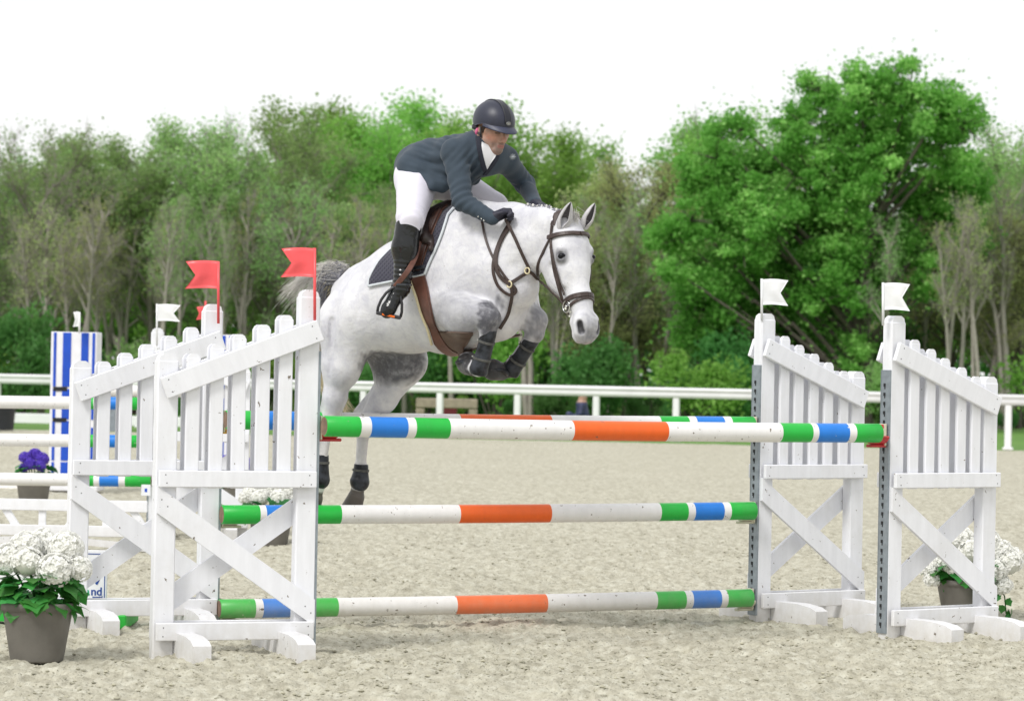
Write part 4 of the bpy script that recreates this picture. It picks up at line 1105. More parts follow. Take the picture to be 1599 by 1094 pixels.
# far (left) hind leg, swung forward
hc(S(610, 505, -.13), S(632, 562, -.15), .17, .125, k=.07, n=LAT, f=.85)
hc(S(595, 520, -.13), S(606, 580, -.15), .13, .09, k=.07, n=LAT, f=.85)
hc(S(633, 565, -.15), S(600, 622, -.15), .115, .074, k=.05, n=LAT, f=.8)
hc(S(600, 622, -.15), S(574, 655, -.15), .066, .052, k=.04); hc(S(590, 605, -.15), S(560, 644, -.15), .024, .030, k=.03)
hc(S(574, 657, -.15), S(567, 676, -.15), .05, .037, k=.03); hc(S(567, 676, -.15), S(563, 728, -.15), .037, .031, k=.02, n=LAT, f=.8)
hc(S(563, 728, -.15), S(561, 752, -.15), .033, .045, k=.02); hc(S(561, 752, -.15), S(556, 776, -.15), .038, .037, k=.02)
hc(S(556, 776, -.15), S(548, 796, -.15), .047, .060, k=.008)
# chest, shoulders
hc(S(728, 410, 0), S(785, 430, 0), .245, .185, k=.07, n=LAT, f=.9)
hc(S(785, 425, 0), S(806, 452, 0), .165, .115, k=.06)
for sd_, a_, b_ in ((1, (722, 372), (708, 468)), (-1, (775, 372), (806, 462))):
    hc(S(*a_, .10*sd_), S(*b_, .155*sd_), .14, .125, k=.07, n=LAT, f=.85)
hc(S(700, 505, 0), S(775, 492, 0), .16, .14, k=.06, n=LAT, f=1.05)
# near fore leg folded under
hc(S(699, 474, .17), S(722, 493, .19), .120, .105, k=.03); hc(S(722, 490, .19), S(752, 492, .18), .098, .068, k=.035)
hc(S(752, 488, .18), S(764, 497, .175), .062, .056, k=.03); hc(S(764, 497, .175), S(762, 515, .17), .055, .045, k=.03)
hc(S(762, 515, .17), S(752, 560, .165), .037, .033, k=.02); hc(S(752, 560, .165), S(747, 574, .165), .035, .045, k=.02)
hc(S(747, 574, .165), S(738, 572, .10), .040, .038, k=.02); hc(S(738, 572, .10), S(731, 567, .05), .050, .062, k=.008)
# far fore leg folded under
hc(S(790, 480, -.14), S(815, 487, -.16), .115, .088, k=.05); hc(S(815, 487, -.16), S(836, 500, -.17), .082, .060, k=.03)
hc(S(836, 500, -.17), S(835, 520, -.17), .060, .050, k=.03); hc(S(836, 520, -.17), S(803, 566, -.16), .042, .033, k=.02)
hc(S(803, 566, -.16), S(797, 576, -.16), .038, .045, k=.02); hc(S(797, 576, -.16), S(782, 580, -.12), .038, .038, k=.02)
hc(S(782, 580, -.12), S(770, 577, -.06), .048, .058, k=.008)
# neck
hc(S(765, 394, 0), S(812, 380, 0), .215, .162, k=.06, n=LAT, f=.72)
hc(S(812, 380, 0), S(850, 370, 0), .162, .115, k=.05, n=LAT, f=.62)
hc(S(745, 348, 0), S(800, 342, 0), .075, .060, k=.07, n=LAT, f=.8); hc(S(800, 342, 0), S(850, 344, 0), .060, .052, k=.06, n=LAT, f=.8)
hc(S(850, 344, 0), S(878, 352, 0), .052, .058, k=.05)
hc(S(785, 430, 0), S(828, 400, 0), .11, .07, k=.06, n=LAT, f=.8)
# head in its own frame
HY = math.radians(56); poll = S(888, 342, 0)
g_f = np.array([math.cos(HY), -math.sin(HY), 0]); e_r = np.array([-math.sin(HY), -math.cos(HY), 0])
nz = 0.34; e_n = g_f*nz-h_z*math.sqrt(1-nz*nz); e_q = g_f*math.sqrt(1-nz*nz)+h_z*nz     # along the nose; out of the forehead
roll_h = math.radians(4)
e_r, e_n = e_r*math.cos(roll_h)+e_n*math.sin(roll_h)*0, e_n
def HD(t, q, l): return poll+e_n*t+e_q*q+e_r*l
hd = lambda a, b, ra, rb, **kw: horse.cone(HD(*a), HD(*b), ra, rb, n=e_r, **kw)
hd((.03, -.035, 0), (.15, -.035, 0), .075, .088, k=.04, f=1.08)
hd((.13, -.035, 0), (.26, -.042, 0), .090, .080, k=.04, f=1.10)
hd((.24, -.04, 0), (.43, -.03, 0), .078, .058, k=.04, f=.92)
hd((.43, -.03, 0), (.56, -.028, 0), .056, .052, k=.03, f=1.0)
for s_ in (1, -1):
    hd((.165, -.165, .040*s_), (.27, -.150, .040*s_), .085, .065, k=.035, f=.62)
    hd((.20, -.10, .050*s_), (.30, -.10, .045*s_), .08, .06, k=.035, f=.6)
    hd((.28, -.135, .030*s_), (.44, -.080, .024*s_), .055, .036, k=.03, f=.6)
    hd((.22, -.035, .080*s_), (.34, -.048, .062*s_), .018, .012, k=.03, f=1.0)
    hd((.175, .005, .084*s_), (.215, .0, .094*s_), .026, .024, k=.022, f=1.0)
    hd((.55, -.016, .036*s_), (.605, -.030, .040*s_), .036, .032, k=.02, f=1.0)
    hd((.54, -.075, .024*s_), (.60, -.070, .018*s_), .030, .028, k=.02, f=1.0)
    hd((.03, -.03, .055*s_), (.0, -.035, .062*s_), .03, .026, k=.03, f=1.0)
hd((.585, -.025, 0), (.63, -.046, 0), .050, .040, k=.03, f=1.25)
hd((.45, -.080, 0), (.60, -.095, 0), .034, .030, k=.025, f=1.0)
hd((.605, -.098, 0), (.622, -.095, 0), .028, .026, k=.02, f=1.2)
for s_ in (1, -1):      # carving: nostrils, eye sockets, mouth line
    horse.cone(HD(.572, .006, .060*s_), HD(.618, -.006, .050*s_), .012, .014, k=.008, sub=True)
    horse.cone(HD(.205, .016, .108*s_), HD(.220, .014, .111*s_), .015, .013, k=.010, sub=True)
    horse.cone(HD(.535, -.070, .062*s_), HD(.63, -.076, .034*s_), .005, .005, k=.006, sub=True)
    horse.cone(HD(.23, -.09, .098*s_), HD(.36, -.075, .075*s_), .010, .008, k=.03, sub=True)
# hollows between muscles
for a_, b_, r_ in (((672, 400, .33), (664, 470, .345), .016), ((742, 378, .27), (722, 440, .32), .018), ((742, 466, .25), (700, 452, .32), .014), ((682, 472, .34), (690, 512, .33), .024), ((694, 520, .33), (735, 528, .28), .022), ((588, 505, .30), (574, 545, .28), .025), ((520, 470, .31), (512, 560, .31), .016),
                   ((800, 415, .13), (842, 395, .09), .014), ((750, 360, .20), (775, 420, .2), .016)):
    horse.cone(S(a_[0], a_[1], a_[2]), S(b_[0], b_[1], b_[2]), r_, r_*.7, k=.045, sub=True)
for (a_, b_, r_, k_) in (((728, 392, .25), (716, 452, .31), .010, .020), ((668, 455, .34), (676, 505, .345), .010, .018),
                      ((700, 462, .29), (735, 464, .27), .008, .025), ((560, 470, .31), (545, 540, .30), .010, .024), ((518, 500, .29), (514, 590, .26), .010, .020),
                      ((800, 340, .14), (846, 352, .11), .010, .020), ((740, 360, .17), (752, 400, .24), .012, .024), ((640, 430, .33), (604, 500, .31), .010, .030), ((535, 590, .26), (524, 640, .22), .008, .014),
                      ((620, 600, -.04), (592, 640, -.07), .009, .014), ((512, 680, .185), (506, 715, .18), .006, .008), ((572, 685, -.115), (568, 720, -.115), .006, .008), ((560, 440, .1), (600, 420, .1), .010, .030)):
    h0_, h1_ = S(*a_), S(*b_)
    horse.cone(h0_, h1_, r_, r_*.6, k=k_, sub=True)
HV, HF = horse.surface(0.0065)
print('horse', len(HV), len(HF))
HB = bvh_of(HV, HF)

def near_seg(P, a, b, w=0):
    if w > .008: P = P+.008*np.sin(P[:, [1, 2, 0]]*71+P[:, [2, 0, 1]]*113)+.006*np.sin(P[:, [2, 0, 1]]*211+P*97)
    a = np.array(a); b = np.array(b); ba = b-a; t = np.clip(((P-a) @ ba)/(ba @ ba+1e-9), 0, 1); return np.linalg.norm(P-a-t[:, None]*ba, axis=1)
def mask(P, a, b, r0, r1): return np.clip(1-(near_seg(P, a, b, r1/9)-r0)/(r1-r0), 0, 1)
def horse_paint():
    P = HV; n = len(P); col = np.tile(np.array([0.70, 0.70, 0.73]), (n, 1)); dk = np.zeros(n)
    def dab(a, b, r0, r1, k): 
        nonlocal dk; dk = np.maximum(dk, k*mask(P, a, b, r0, r1))
    dab(S(770, 480, .19), S(768, 508, .19), .062, .100, .93)       # near knee
    dab(S(700, 484, .25), S(745, 500, .25), .06, .13, .42)
    dab(S(842, 494, -.17), S(838, 518, -.17), .050, .085, .6)
    dab(S(815, 480, -.14), S(820, 480, -.14), .03, .10, .25)
    dab(HD(.585, .0, 0), HD(.65, -.02, 0), .02, .08, .55); dab(HD(.62, -.02, 0), HD(.65, -.06, 0), .02, .06, .7)
    for s_ in (1, -1):
        dab(HD(.63, -.05, 0), HD(.64, -.10, 0), .02, .06, .35); dab(HD(.578, .004, .058*s_), HD(.615, -.004, .050*s_), .012, .028, .97)
        dab(HD(.208, .004, .10*s_), HD(.220, .004, .10*s_), .020, .048, .8)
        dab(HD(.24, -.02, .0), HD(.26, -.02, .0), .0, .01, .3)
    dab(S(535, 600, .24), S(520, 640, .24), .02, .10, .2); dab(S(508, 610, .16), S(506, 655, .16), .03, .085, .32); dab(S(560, 625, -.15), S(552, 655, -.15), .02, .075, .42)
    dab(S(540, 630, .2), S(520, 660, .2), .03, .09, .22)
    dab(S(585, 560, -.02), S(630, 562, -.06), .10, .17, .88); dab(S(580, 555, .06), S(600, 560, 0), .08, .14, .85)   # greyer skin inside the thighs, deepened with painted-in shade between the hind legs
    dab(S(530, 436, 0), S(545, 430, 0), .02, .08, .55)
    dab(S(818, 540, -.1), S(818, 540, -.1), .01, .03, .0)
    # fetlocks and hooves
    hoof = np.zeros(n)
    for a, b, r in ((S(491, 780, .15), S(483, 800, .15), .062), (S(556, 778, -.15), S(548, 798, -.15), .062), (S(738, 572, .09), S(729, 566, .03), .066), (S(781, 580, -.115), S(766, 577, -.04), .062)):
        hoof = np.maximum(hoof, mask(P, a, b, r, r+.01))
    warm = np.maximum(mask(P, S(516, 655, .155), S(499, 770, .15), .06, .09), mask(P, S(570, 660, -.15), S(558, 775, -.15), .06, .09))*.35
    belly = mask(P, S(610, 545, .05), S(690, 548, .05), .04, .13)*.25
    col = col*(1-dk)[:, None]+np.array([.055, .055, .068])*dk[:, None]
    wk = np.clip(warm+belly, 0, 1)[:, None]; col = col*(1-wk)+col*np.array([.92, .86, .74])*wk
    pink = mask(P, HD(.655, -.03, .0), HD(.668, -.045, 0), .004, .016)[:, None]*.8; col = col*(1-pink)+np.array([.62, .52, .5])*pink
    col = col*(1-hoof[:, None])+np.array([.11, .095, .08])*hoof[:, None]
    nst = np.zeros(n)
    for s_ in (1, -1): nst = np.maximum(nst, mask(P, HD(.574, .004, .058*s_), HD(.614, -.004, .050*s_), .009, .020))
    col = col*(1-nst[:, None])+np.array([.012, .010, .012])*nst[:, None]
    ft = np.maximum(mask(P, S(738, 572, .09), S(729, 566, .03), .066, .08), mask(P, S(781, 580, -.115), S(766, 577, -.04), .062, .075))[:, None]
    col = col*(1-ft)+np.array([.045, .045, .05])*ft
    return col, dk*(1-nst)
def coat_material():
    m, nt, b = new_mat('grey_horse_coat')
    a = nt.nodes.new('ShaderNodeAttribute'); a.attribute_name = 'coat'; g = nt.nodes.new('ShaderNodeNewGeometry'); pos = g.outputs['Position']
    n1 = noise(nt, 14, 5, .65, vec=pos); n2 = noise(nt, 75, 3, .6, vec=pos); n3 = noise(nt, 4.2, 4, .6, vec=pos, dist=.6)
    c = mixc(nt, 1.0, a.outputs['Color'], ramp(nt, n3, [(.32, (.80, .80, .84)), (.56, (1.0, 1.0, 1.0))]).outputs[0], 'MULTIPLY')
    # dapples come out where the coat is grey, white hairs break up the dark places
    da = nt.nodes.new('ShaderNodeAttribute'); da.attribute_name = 'dark'
    vo = nt.nodes.new('ShaderNodeTexVoronoi'); vo.inputs['Scale'].default_value = 34; nt.links.new(pos, vo.inputs['Vector'])
    dp = ramp(nt, noise(nt, 30, 4, .6, vec=pos), [(.40, (.42, .42, .45)), (.6, (.10, .10, .12))]).outputs[0]
    mk = nd(nt, 'ShaderNodeMath', operation='MULTIPLY'); nt.links.new(da.outputs['Fac'], mk.inputs[0]); nt.links.new(ramp(nt, n1, [(.42, (0, 0, 0)), (.6, (1, 1, 1))]).outputs[0], mk.inputs[1])
    mk2 = nd(nt, 'ShaderNodeMath', operation='MULTIPLY'); nt.links.new(mk.outputs[0], mk2.inputs[0]); mk2.inputs[1].default_value = .6
    c = mixc(nt, mk2.outputs[0], c, dp)
    # veiled grey mottling over the whole coat
    mo = noise(nt, 22, 4, .65, vec=pos, dist=.8); c = mixc(nt, 1.0, c, ramp(nt, mo, [(.36, (.88, .88, .91)), (.56, (1, 1, 1))]).outputs[0], 'MULTIPLY')
    fl = ramp(nt, noise(nt, 46, 2, .5, vec=pos), [(.735, (0, 0, 0)), (.76, (.5, .5, .5))]).outputs[0]
    c = mixc(nt, fl, c, (.28, .24, .23))
    nt.links.new(c, b.inputs['Base Color']); b.inputs['Roughness'].default_value = .52; b.inputs['Sheen Weight'].default_value = .15; b.inputs['Sheen Roughness'].default_value = .5
    b.inputs['Specular IOR Level'].default_value = .35
    mp = nt.nodes.new('ShaderNodeMapping'); mp.inputs['Scale'].default_value = (1, 1, .25); nt.links.new(pos, mp.inputs[0])
    ad = nd(nt, 'ShaderNodeMath', operation='ADD'); nt.links.new(noise(nt, 150, 3, .6, vec=mp.outputs[0]), ad.inputs[0])
    w = noise(nt, 9, 4, .55, vec=pos, dist=1.2); mw = nd(nt, 'ShaderNodeMath', operation='MULTIPLY'); nt.links.new(w, mw.inputs[0]); mw.inputs[1].default_value = 3.2; nt.links.new(mw.outputs[0], ad.inputs[1])
    bump(nt, b, ad.outputs[0], .35, .006)
    return m
M['coat'] = coat_material()
hroot = empty('horse', tuple(S(620, 480, 0)*np.array([1, 1, 0])+np.array([0, 0, .5])), label='white-grey horse with bridle jumping over the striped poles', cat='horse')
def hp(mb, name, mats): 
    """a part of the horse given in world coordinates"""
    o = mb.build(name, mats, hroot); o.matrix_parent_inverse = Matrix.Translation(-Vector(hroot.location)); return o
def hpm(me, name, root=None, parent=None):
    r = root or hroot; o = link(name, me, r); o.matrix_parent_inverse = Matrix.Translation(-Vector(r.location)); return o
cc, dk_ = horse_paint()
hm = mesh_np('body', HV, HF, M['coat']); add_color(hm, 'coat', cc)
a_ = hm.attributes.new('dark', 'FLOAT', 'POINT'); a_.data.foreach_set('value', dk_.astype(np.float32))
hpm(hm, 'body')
# eyes
M['eye'] = plain('horse_eye', (.008, .008, .011), .16, .1, bmp=0)
for s_ in (1, -1):
    M['eye'].node_tree.nodes['Principled BSDF'].inputs['Specular IOR Level'].default_value = .22
    m = MB(); m.ball(HD(.212, .006, .094*s_), (.0225, .0215, .0150), 0, 16, 12, Matrix((Vector(e_q), Vector(e_r), Vector(e_n))).transposed()); hp(m, 'eye', M['eye'])
    continue
    m = MB(); lid = [HD(.212+.024*math.cos(a), .008+.017*math.sin(a), (.113-.010*abs(math.cos(a)))*s_) for a in np.linspace(-.2, 3.34, 12)]
    m.tube(lid, [.002]+[.005]*10+[.002], 6); hp(m, 'eyelid', plain('eyelid_skin', (.06, .055, .06), .5))
# ears
def ear(base, tip, openv, wid, nm='ear'):
    base, tip, openv = map(lambda v: Vector(v), (base, tip, openv)); ax = (tip-base); L = ax.length; ax.normalize(); ov = (openv-ax*openv.dot(ax)).normalized(); sv = ax.cross(ov)
    m = MB(); rows, nn = 14, 14; out = []; inn = []
    for i in range(rows+1):
        t = i/rows; r = wid*(.62+.38*math.sin(min(1, t*2.0)*math.pi*.5))*(1-t**2.6)**.8*1.0+.001
        op = .05+1.5*max(0, min(1, (t-.10)*3.0))*(1-.4*t); curl = ov*(.010*math.sin(t*math.pi))
        for j in range(nn+1):
            a = math.pi*.5+op*.5+(2*math.pi-op)*j/nn
            d = sv*math.cos(a)*1.0+ov*math.sin(a)*.72; p = base+ax*(L*t)+curl*0-ov*(.012*t*t)
            out.append(p+d*r); inn.append(p+d*(r*.82))
    q = nn+1
    fs = [(i*q+j, i*q+j+1, (i+1)*q+j+1, (i+1)*q+j) for i in range(rows) for j in range(nn)]
    m.add(out, fs, 0, True); m.add(inn, [f[::-1] for f in fs], 1, True)
    n0 = len(out); base_i = 0
    for i in range(rows):
        for j in (0, nn):
            a = i*q+j; m.f.append((a, a+q, a+q+n0, a+n0)); m.m.append(0); m.sm.append(False)
    # fluff along the rim
    rdm = random.Random(4)
    for i in range(2, rows-1):
        for j in (0, nn):
            p = Vector(out[i*q+j])
            for _ in range(1):
                e = p+(ov*.004+ax*.014+(sv*(.006 if j else -.006)))*rdm.uniform(.4, 1); m.tube([p, p.lerp(e, .6), e], [.0012, .001, .0004], 3, 0)
    return hp(m, nm, [M['coat_part'], M['ear_in']])
def ear_base(px, py):
    o = Vector(cam_pos); d = (Vector(at(px, py, 1.0))-o).normalized(); p = HB.ray_cast(o, d)[0]
    if p is None: p = HB.find_nearest(Vector(S(px, py, -.05)))[0]
    return p+d*.028
def flatcoat(name, col, **kw): return plain(name, col, .6, .12, 40, bmp=.2, bscale=120, **kw)
M['coat_part'] = flatcoat('coat_ear', (.52, .51, .53)); M['ear_in'] = flatcoat('ear_inside', (.13, .12, .135))
ear(ear_base(876, 360), S(891, 316, .07), g_f*.75+e_r*.62, .040)
ear(ear_base(911, 356), S(930, 318, -.09), g_f*.95+e_r*.15, .034)
# forelock, mane plaits
M['hair_l'] = plain('pale_horsehair', (.62, .60, .57), .55, .2, 60, bmp=0); M['hair_d'] = plain('grey_horsehair', (.20, .20, .23), .55, .3, 60, bmp=0); M['hair_y'] = plain('straw_horsehair', (.66, .58, .38), .55, .2, 60, bmp=0)
m = MB(); rdm = random.Random(9)
for k in range(70):
    a = HD(rdm.uniform(-.02, .03), rdm.uniform(.0, .045), rdm.uniform(-.03, .03)); b = a+e_q*rdm.uniform(-.01, .03)-e_n*rdm.uniform(.01, .04)+e_r*rdm.gauss(0, .01); c = a+e_q*rdm.uniform(.02, .05)+e_n*rdm.uniform(.0, .05)+e_r*rdm.gauss(0, .02)
    m.tube([a, b, c], [.0016, .0013, .0005], 3)
hp(m, 'forelock', [M['hair_l']])
for k in range(15):
    px = 824+k*3.7+rdm.uniform(-.8, .8); p = S(px, 332, 0); hit = HB.ray_cast(Vector(p)+Vector((0, 0, .4)), Vector((0, 0, -1)))
    c = hit[0] if hit[0] else Vector(p)
    m = MB(); rr_ = rdm.uniform(.6, .95); m.ball(tuple(c+Vector((0, 0, .003*rr_))), (.0095*rr_, .010, .013*rr_), k % 2, 8, 6); m.ball(tuple(c+Vector(h_r)*.014-Vector((0, 0, .006))), (.007, .008, .012*rr_), 1, 8, 6)
    hp(m, 'plait', [M['hair_l'], M['hair_d']])
# whiskers
m = MB()
for k in range(46):
    s_ = rdm.choice((1, 1, -1)); t = rdm.uniform(.50, .63); q = rdm.uniform(-.11, -.04); p = Vector(HD(t, q, .06*s_)); hit = HB.find_nearest(p)
    if hit[0] is None: continue
    p = hit[0]; n = (hit[1]+Vector(e_n)*rdm.uniform(.2, .9)+Vector(e_r)*rdm.gauss(0, .2)).normalized(); L = rdm.uniform(.02, .055)
    m.tube([p, p+n*L*.6, p+n*L+Vector((0, 0, -.004))], [.0009, .0007, .0004], 3)
hp(m, 'whiskers', [M['hair_l']])
# tail
def tail():
    m = MB(); rdm = random.Random(21); dock = Vector(S(531, 432, 0))
    m.tube([Vector(S(540, 432, 0)), Vector(S(524, 430, 0)), Vector(S(511, 440, 0)), Vector(S(504, 462, 0))], [.05, .045, .036, .02], 10, 1)
    def lock(path, r, n, sp, mi, w=.0022, f=.5):
        pts = spline([S(*q) for q in path], 5); K = len(pts)
        for _ in range(n):
            o0 = Vector((rdm.gauss(0, r), rdm.gauss(0, r), rdm.gauss(0, r))); o1 = Vector((rdm.gauss(0, sp), rdm.gauss(0, sp), rdm.gauss(0, sp))); fr = rdm.uniform(f, 1.0)
            kk = max(3, int(K*fr)); wv = rdm.uniform(0, 6)
            q = [Vector(pts[i])+o0*(1-i/K)+o1*((i/K)**1.3)+Vector((0, 0, .006*math.sin(wv+i*.7))) for i in range(kk)]
            m.tube(q, [w]+[w*.8]*(kk-2)+[w*.2], 3, mi)
    lock([(538, 424, 0), (512, 419, 0), (480, 430, .03), (458, 448, .04), (436, 470, .05)], .020, 270, .032, 0, .0011, .4)
    lock([(536, 428, 0), (515, 424, 0), (492, 440, 0), (470, 455, .03), (448, 486, .04)], .020, 180, .045, 0, .0010, .35)
    lock([(535, 430, 0), (516, 436, 0), (508, 462, 0), (500, 480, 0), (497, 510, -.02)], .030, 520, .035, 1, .0015, .5)
    lock([(533, 428, 0), (508, 428, 0), (494, 455, 0), (490, 500, 0), (494, 560, -.03), (505, 600, -.05)], .024, 330, .035, 0, .0014, .6)
    lock([(525, 445, -.02), (500, 480, -.02), (495, 540, -.03), (503, 590, -.05), (528, 625, -.08), (545, 650, -.08)], .022, 360, .030, 2, .0014, .7)
    hp(m, 'tail', [M['hair_l'], M['hair_d'], M['hair_y']])
tail()
# ------------------------------------------------------------------ tack
M['tack'] = plain('dark_brown_leather', (.045, .028, .024), .42, .3, 40, bmp=.3, bscale=150)
M['saddle'] = plain('brown_saddle_leather', (.10, .042, .028), .40, .35, 14, bmp=.35, bscale=120)
M['saddle_d'] = plain('dark_saddle_leather', (.035, .022, .02), .38, .3, 14, bmp=.35, bscale=120)
M['girth'] = plain('reddish_leather', (.13, .052, .036), .45, .3, 14, bmp=.3, bscale=90)
M['guard'] = plain('dusty_brown_leather', (.135, .088, .068), .5, .2, 10, bmp=.2, bscale=90)
M['boot_dark'] = plain('dusty_black_boot_shell', (.024, .027, .034), .34, .9, 22, bmp=.4, bscale=60)
M['boot_dust'] = plain('sandy_neoprene', (.085, .085, .08), .8, .4, 30, bmp=.4, bscale=80)
M['boot_dark'].node_tree.nodes['Principled BSDF'].inputs['Specular IOR Level'].default_value = .3
M['piping'] = plain('pale_piping', (.62, .66, .70), .6, .08, 40)
M['fleece'] = plain('cream_edging', (.72, .64, .42), .8, .12, 60)
def navy_quilt():
    m, nt, b = new_mat('navy_quilted_cloth'); g = nt.nodes.new('ShaderNodeNewGeometry')
    b.inputs['Base Color'].default_value = (.022, .022, .045, 1); b.inputs['Roughness'].default_value = .85; b.inputs['Sheen Weight'].default_value = .3
    hs = []
    for rot in (.75, -.75):
        mp = nt.nodes.new('ShaderNodeMapping'); mp.inputs['Rotation'].default_value = (0, rot, 0); mp.inputs['Scale'].default_value = (1, 0.0, 1)
        nt.links.new(g.outputs['Position'], mp.inputs[0])
        w = nt.nodes.new('ShaderNodeTexWave'); w.inputs['Scale'].default_value = 19; nt.links.new(mp.outputs[0], w.inputs['Vector']); hs.append(w.outputs['Color'])
    mn = nd(nt, 'ShaderNodeMath', operation='MINIMUM'); nt.links.new(hs[0], mn.inputs[0]); nt.links.new(hs[1], mn.inputs[1])
    c = ramp(nt, mn.outputs[0], [(0.0, (.050, .048, .075)), (.2, (.022, .022, .042))]).outputs[0]; nt.links.new(c, b.inputs['Base Color'])
    bump(nt, b, mn.outputs[0], .6, .004); return m
M['pad'] = navy_quilt()
CAM = Vector(cam_pos)
def hit_px(px, py, bvh=None, w=0.1, off=0.0):
    """surface point and outward normal of a body at a pixel"""
    bvh = bvh or HB; d = (Vector(at(px, py, 1.0))-CAM).normalized()
    p, n, i, dist = bvh.ray_cast(CAM, d)
    if p is None:
        q = Vector(S(px, py, w)); p, n, i, dist = bvh.find_nearest(q)
    if n.dot(d) > 0: n = -n
    return p+n*off, n
def mir_body(v): v = Vector(v)-Vector(O_H); r = Vector(h_r); return Vector(O_H)+v-r*(2*v.dot(r))
def mir_head(v): v = Vector(v)-Vector(poll); r = Vector(e_r); return Vector(poll)+v-r*(2*v.dot(r))
def mirn(n, r): n = Vector(n); r = Vector(r); return n-r*(2*n.dot(r))
def smooth_px(pts, n=6): return [tuple(q) for q in spline(pts, n)]
def px_strap(px, w, t, off=.004, n=5, bvh=None, ww=.1):
    P = []; N = []
    for q in smooth_px(px, n):
        p, nn = hit_px(q[0], q[1], bvh, ww); P.append(p); N.append(nn)
    # calm the normals and the depth
    for _ in range(2):
        N = [(N[max(i-1, 0)]+N[i]*2+N[min(i+1, len(N)-1)]).normalized() for i in range(len(N))]
        P = [P[0]]+[(P[i-1]+P[i]*2+P[i+1])/4 for i in range(1, len(P)-1)]+[P[-1]]
    return [p+nn*(off+t/2) for p, nn in zip(P, N)], N
def patch(mb, rear, front, nr, ncol, off, thick, top=None, bvh=None, mi=0, mirror=True, mir=mir_body):
    """skin between two pixel curves laid on a body; top: rows carried over the spine ('over') or under the belly ('under')"""
    A = spline(rear, 12); B = spline(front, 12)
    rows = []
    for i in range(nr+1):
        a = A[int(round(i/nr*(len(A)-1)))]; b = B[int(round(i/nr*(len(B)-1)))]
        rows.append([hit_px(a[0]+(b[0]-a[0])*j/ncol, a[1]+(b[1]-a[1])*j/ncol, bvh) for j in range(ncol+1)])
    if top:
        base = rows[-1]; K = 10; ext = []
        for k in range(1, K):
            row = []
            for j in range(ncol+1):
                p = base[j][0]; q = mir_body(p); c = p.lerp(q, k/K); dz = 1.0 if top == 'over' else -1.0
                h = HB.ray_cast(c+Vector((0, 0, dz*0.8)), Vector((0, 0, -dz)))
                row.append((h[0], h[1] if h[1].z*dz > 0 else -h[1]) if h[0] else (c, Vector((0, 0, dz))))
            ext.append(row)
        mirr = [[(mir_body(p), mirn(n, h_r)) for p, n in r] for r in rows[::-1]]
        allrows = [rows+ext+mirr]
    else:
        allrows = [rows]
        if mirror: allrows.append([[(mir_body(p), mirn(n, h_r)) for p, n in r] for r in rows])
    edges = []
    for R_ in allrows:
        for _ in range(2):     # relax
            R2 = [[c for c in r] for r in R_]
            for i in range(1, len(R_)-1):
                for j in range(1, ncol):
                    R2[i][j] = ((R_[i][j][0]*2+R_[i-1][j][0]+R_[i+1][j][0]+R_[i][j-1][0]+R_[i][j+1][0])/6, (R_[i][j][1]*2+R_[i-1][j][1]+R_[i+1][j][1]+R_[i][j-1][1]+R_[i][j+1][1]).normalized())
            R_ = R2
        q = ncol+1; n0 = len(R_)*q
        vs_ = [p+n*(off+thick) for r in R_ for p, n in r]+[p+n*off for r in R_ for p, n in r]
        fs = []
        for i in range(len(R_)-1):
            for j in range(ncol):
                a = i*q+j; fs.append((a, a+1, a+q+1, a+q)); fs.append((a+n0, a+q+n0, a+q+1+n0, a+1+n0))
        for i in range(len(R_)-1):
            for j in (0, ncol): a = i*q+j; fs.append((a, a+q, a+q+n0, a+n0))
        for i in (0, len(R_)-1):
            for j in range(ncol): a = i*q+j; fs.append((a, a+1, a+1+n0, a+n0))
        mb.add(vs_, fs, mi, True)
        edges.append([[p+n*(off+thick*.6) for p, n in r] for r in R_])
    return edges

# saddle pad
m = MB()
ed = patch(m, [(578, 447), (580, 434), (592, 412), (606, 397), (618, 386)], [(664, 429), (673, 409), (684, 385), (693, 362), (701, 337)], 22, 30, .004, .012, top='over')
E = ed[0]
pm = MB()
for c_ in ([r[0] for r in E], [r[-1] for r in E], E[0], E[-1]): pm.tube(c_, .0075, 6)
o_ = hp(m, 'saddle_pad', M['pad'])
o2 = pm.build('piping', M['piping'], o_); 
# girth, billets and belly guard
m = MB()
patch(m, [(640, 430), (651, 456), (662, 486), (672, 512), (679, 534)], [(663, 424), (670, 450), (675, 478), (681, 504), (690, 524)], 16, 6, .006, .010, top='under', mirror=True)
g_o = hp(m, 'girth', M['girth'])
m = MB()
ed = patch(m, [(678, 516), (681, 526), (684, 536), (688, 545)], [(738, 518), (736, 526), (731, 534), (725, 541)], 10, 16, .002, .009, top='under')
hp(m, 'belly_guard', M['guard'])
m = MB(); P_, N_ = px_strap([(641, 432), (650, 456), (661, 486), (670, 512), (676, 534)], .012, .008, .016); m.tube(P_, .007, 6); hp(m, 'girth_edging', M['fleece'])
m = MB(); P_, N_ = px_strap([(650, 405), (655, 428)], .05, .01, .018); m.strap(P_, N_, .055, .012); P_, N_ = px_strap([(652, 421), (668, 418)], .05, .01, .03); m.strap(P_, N_, .02, .01); hp(m, 'billet', M['boot_dark'])
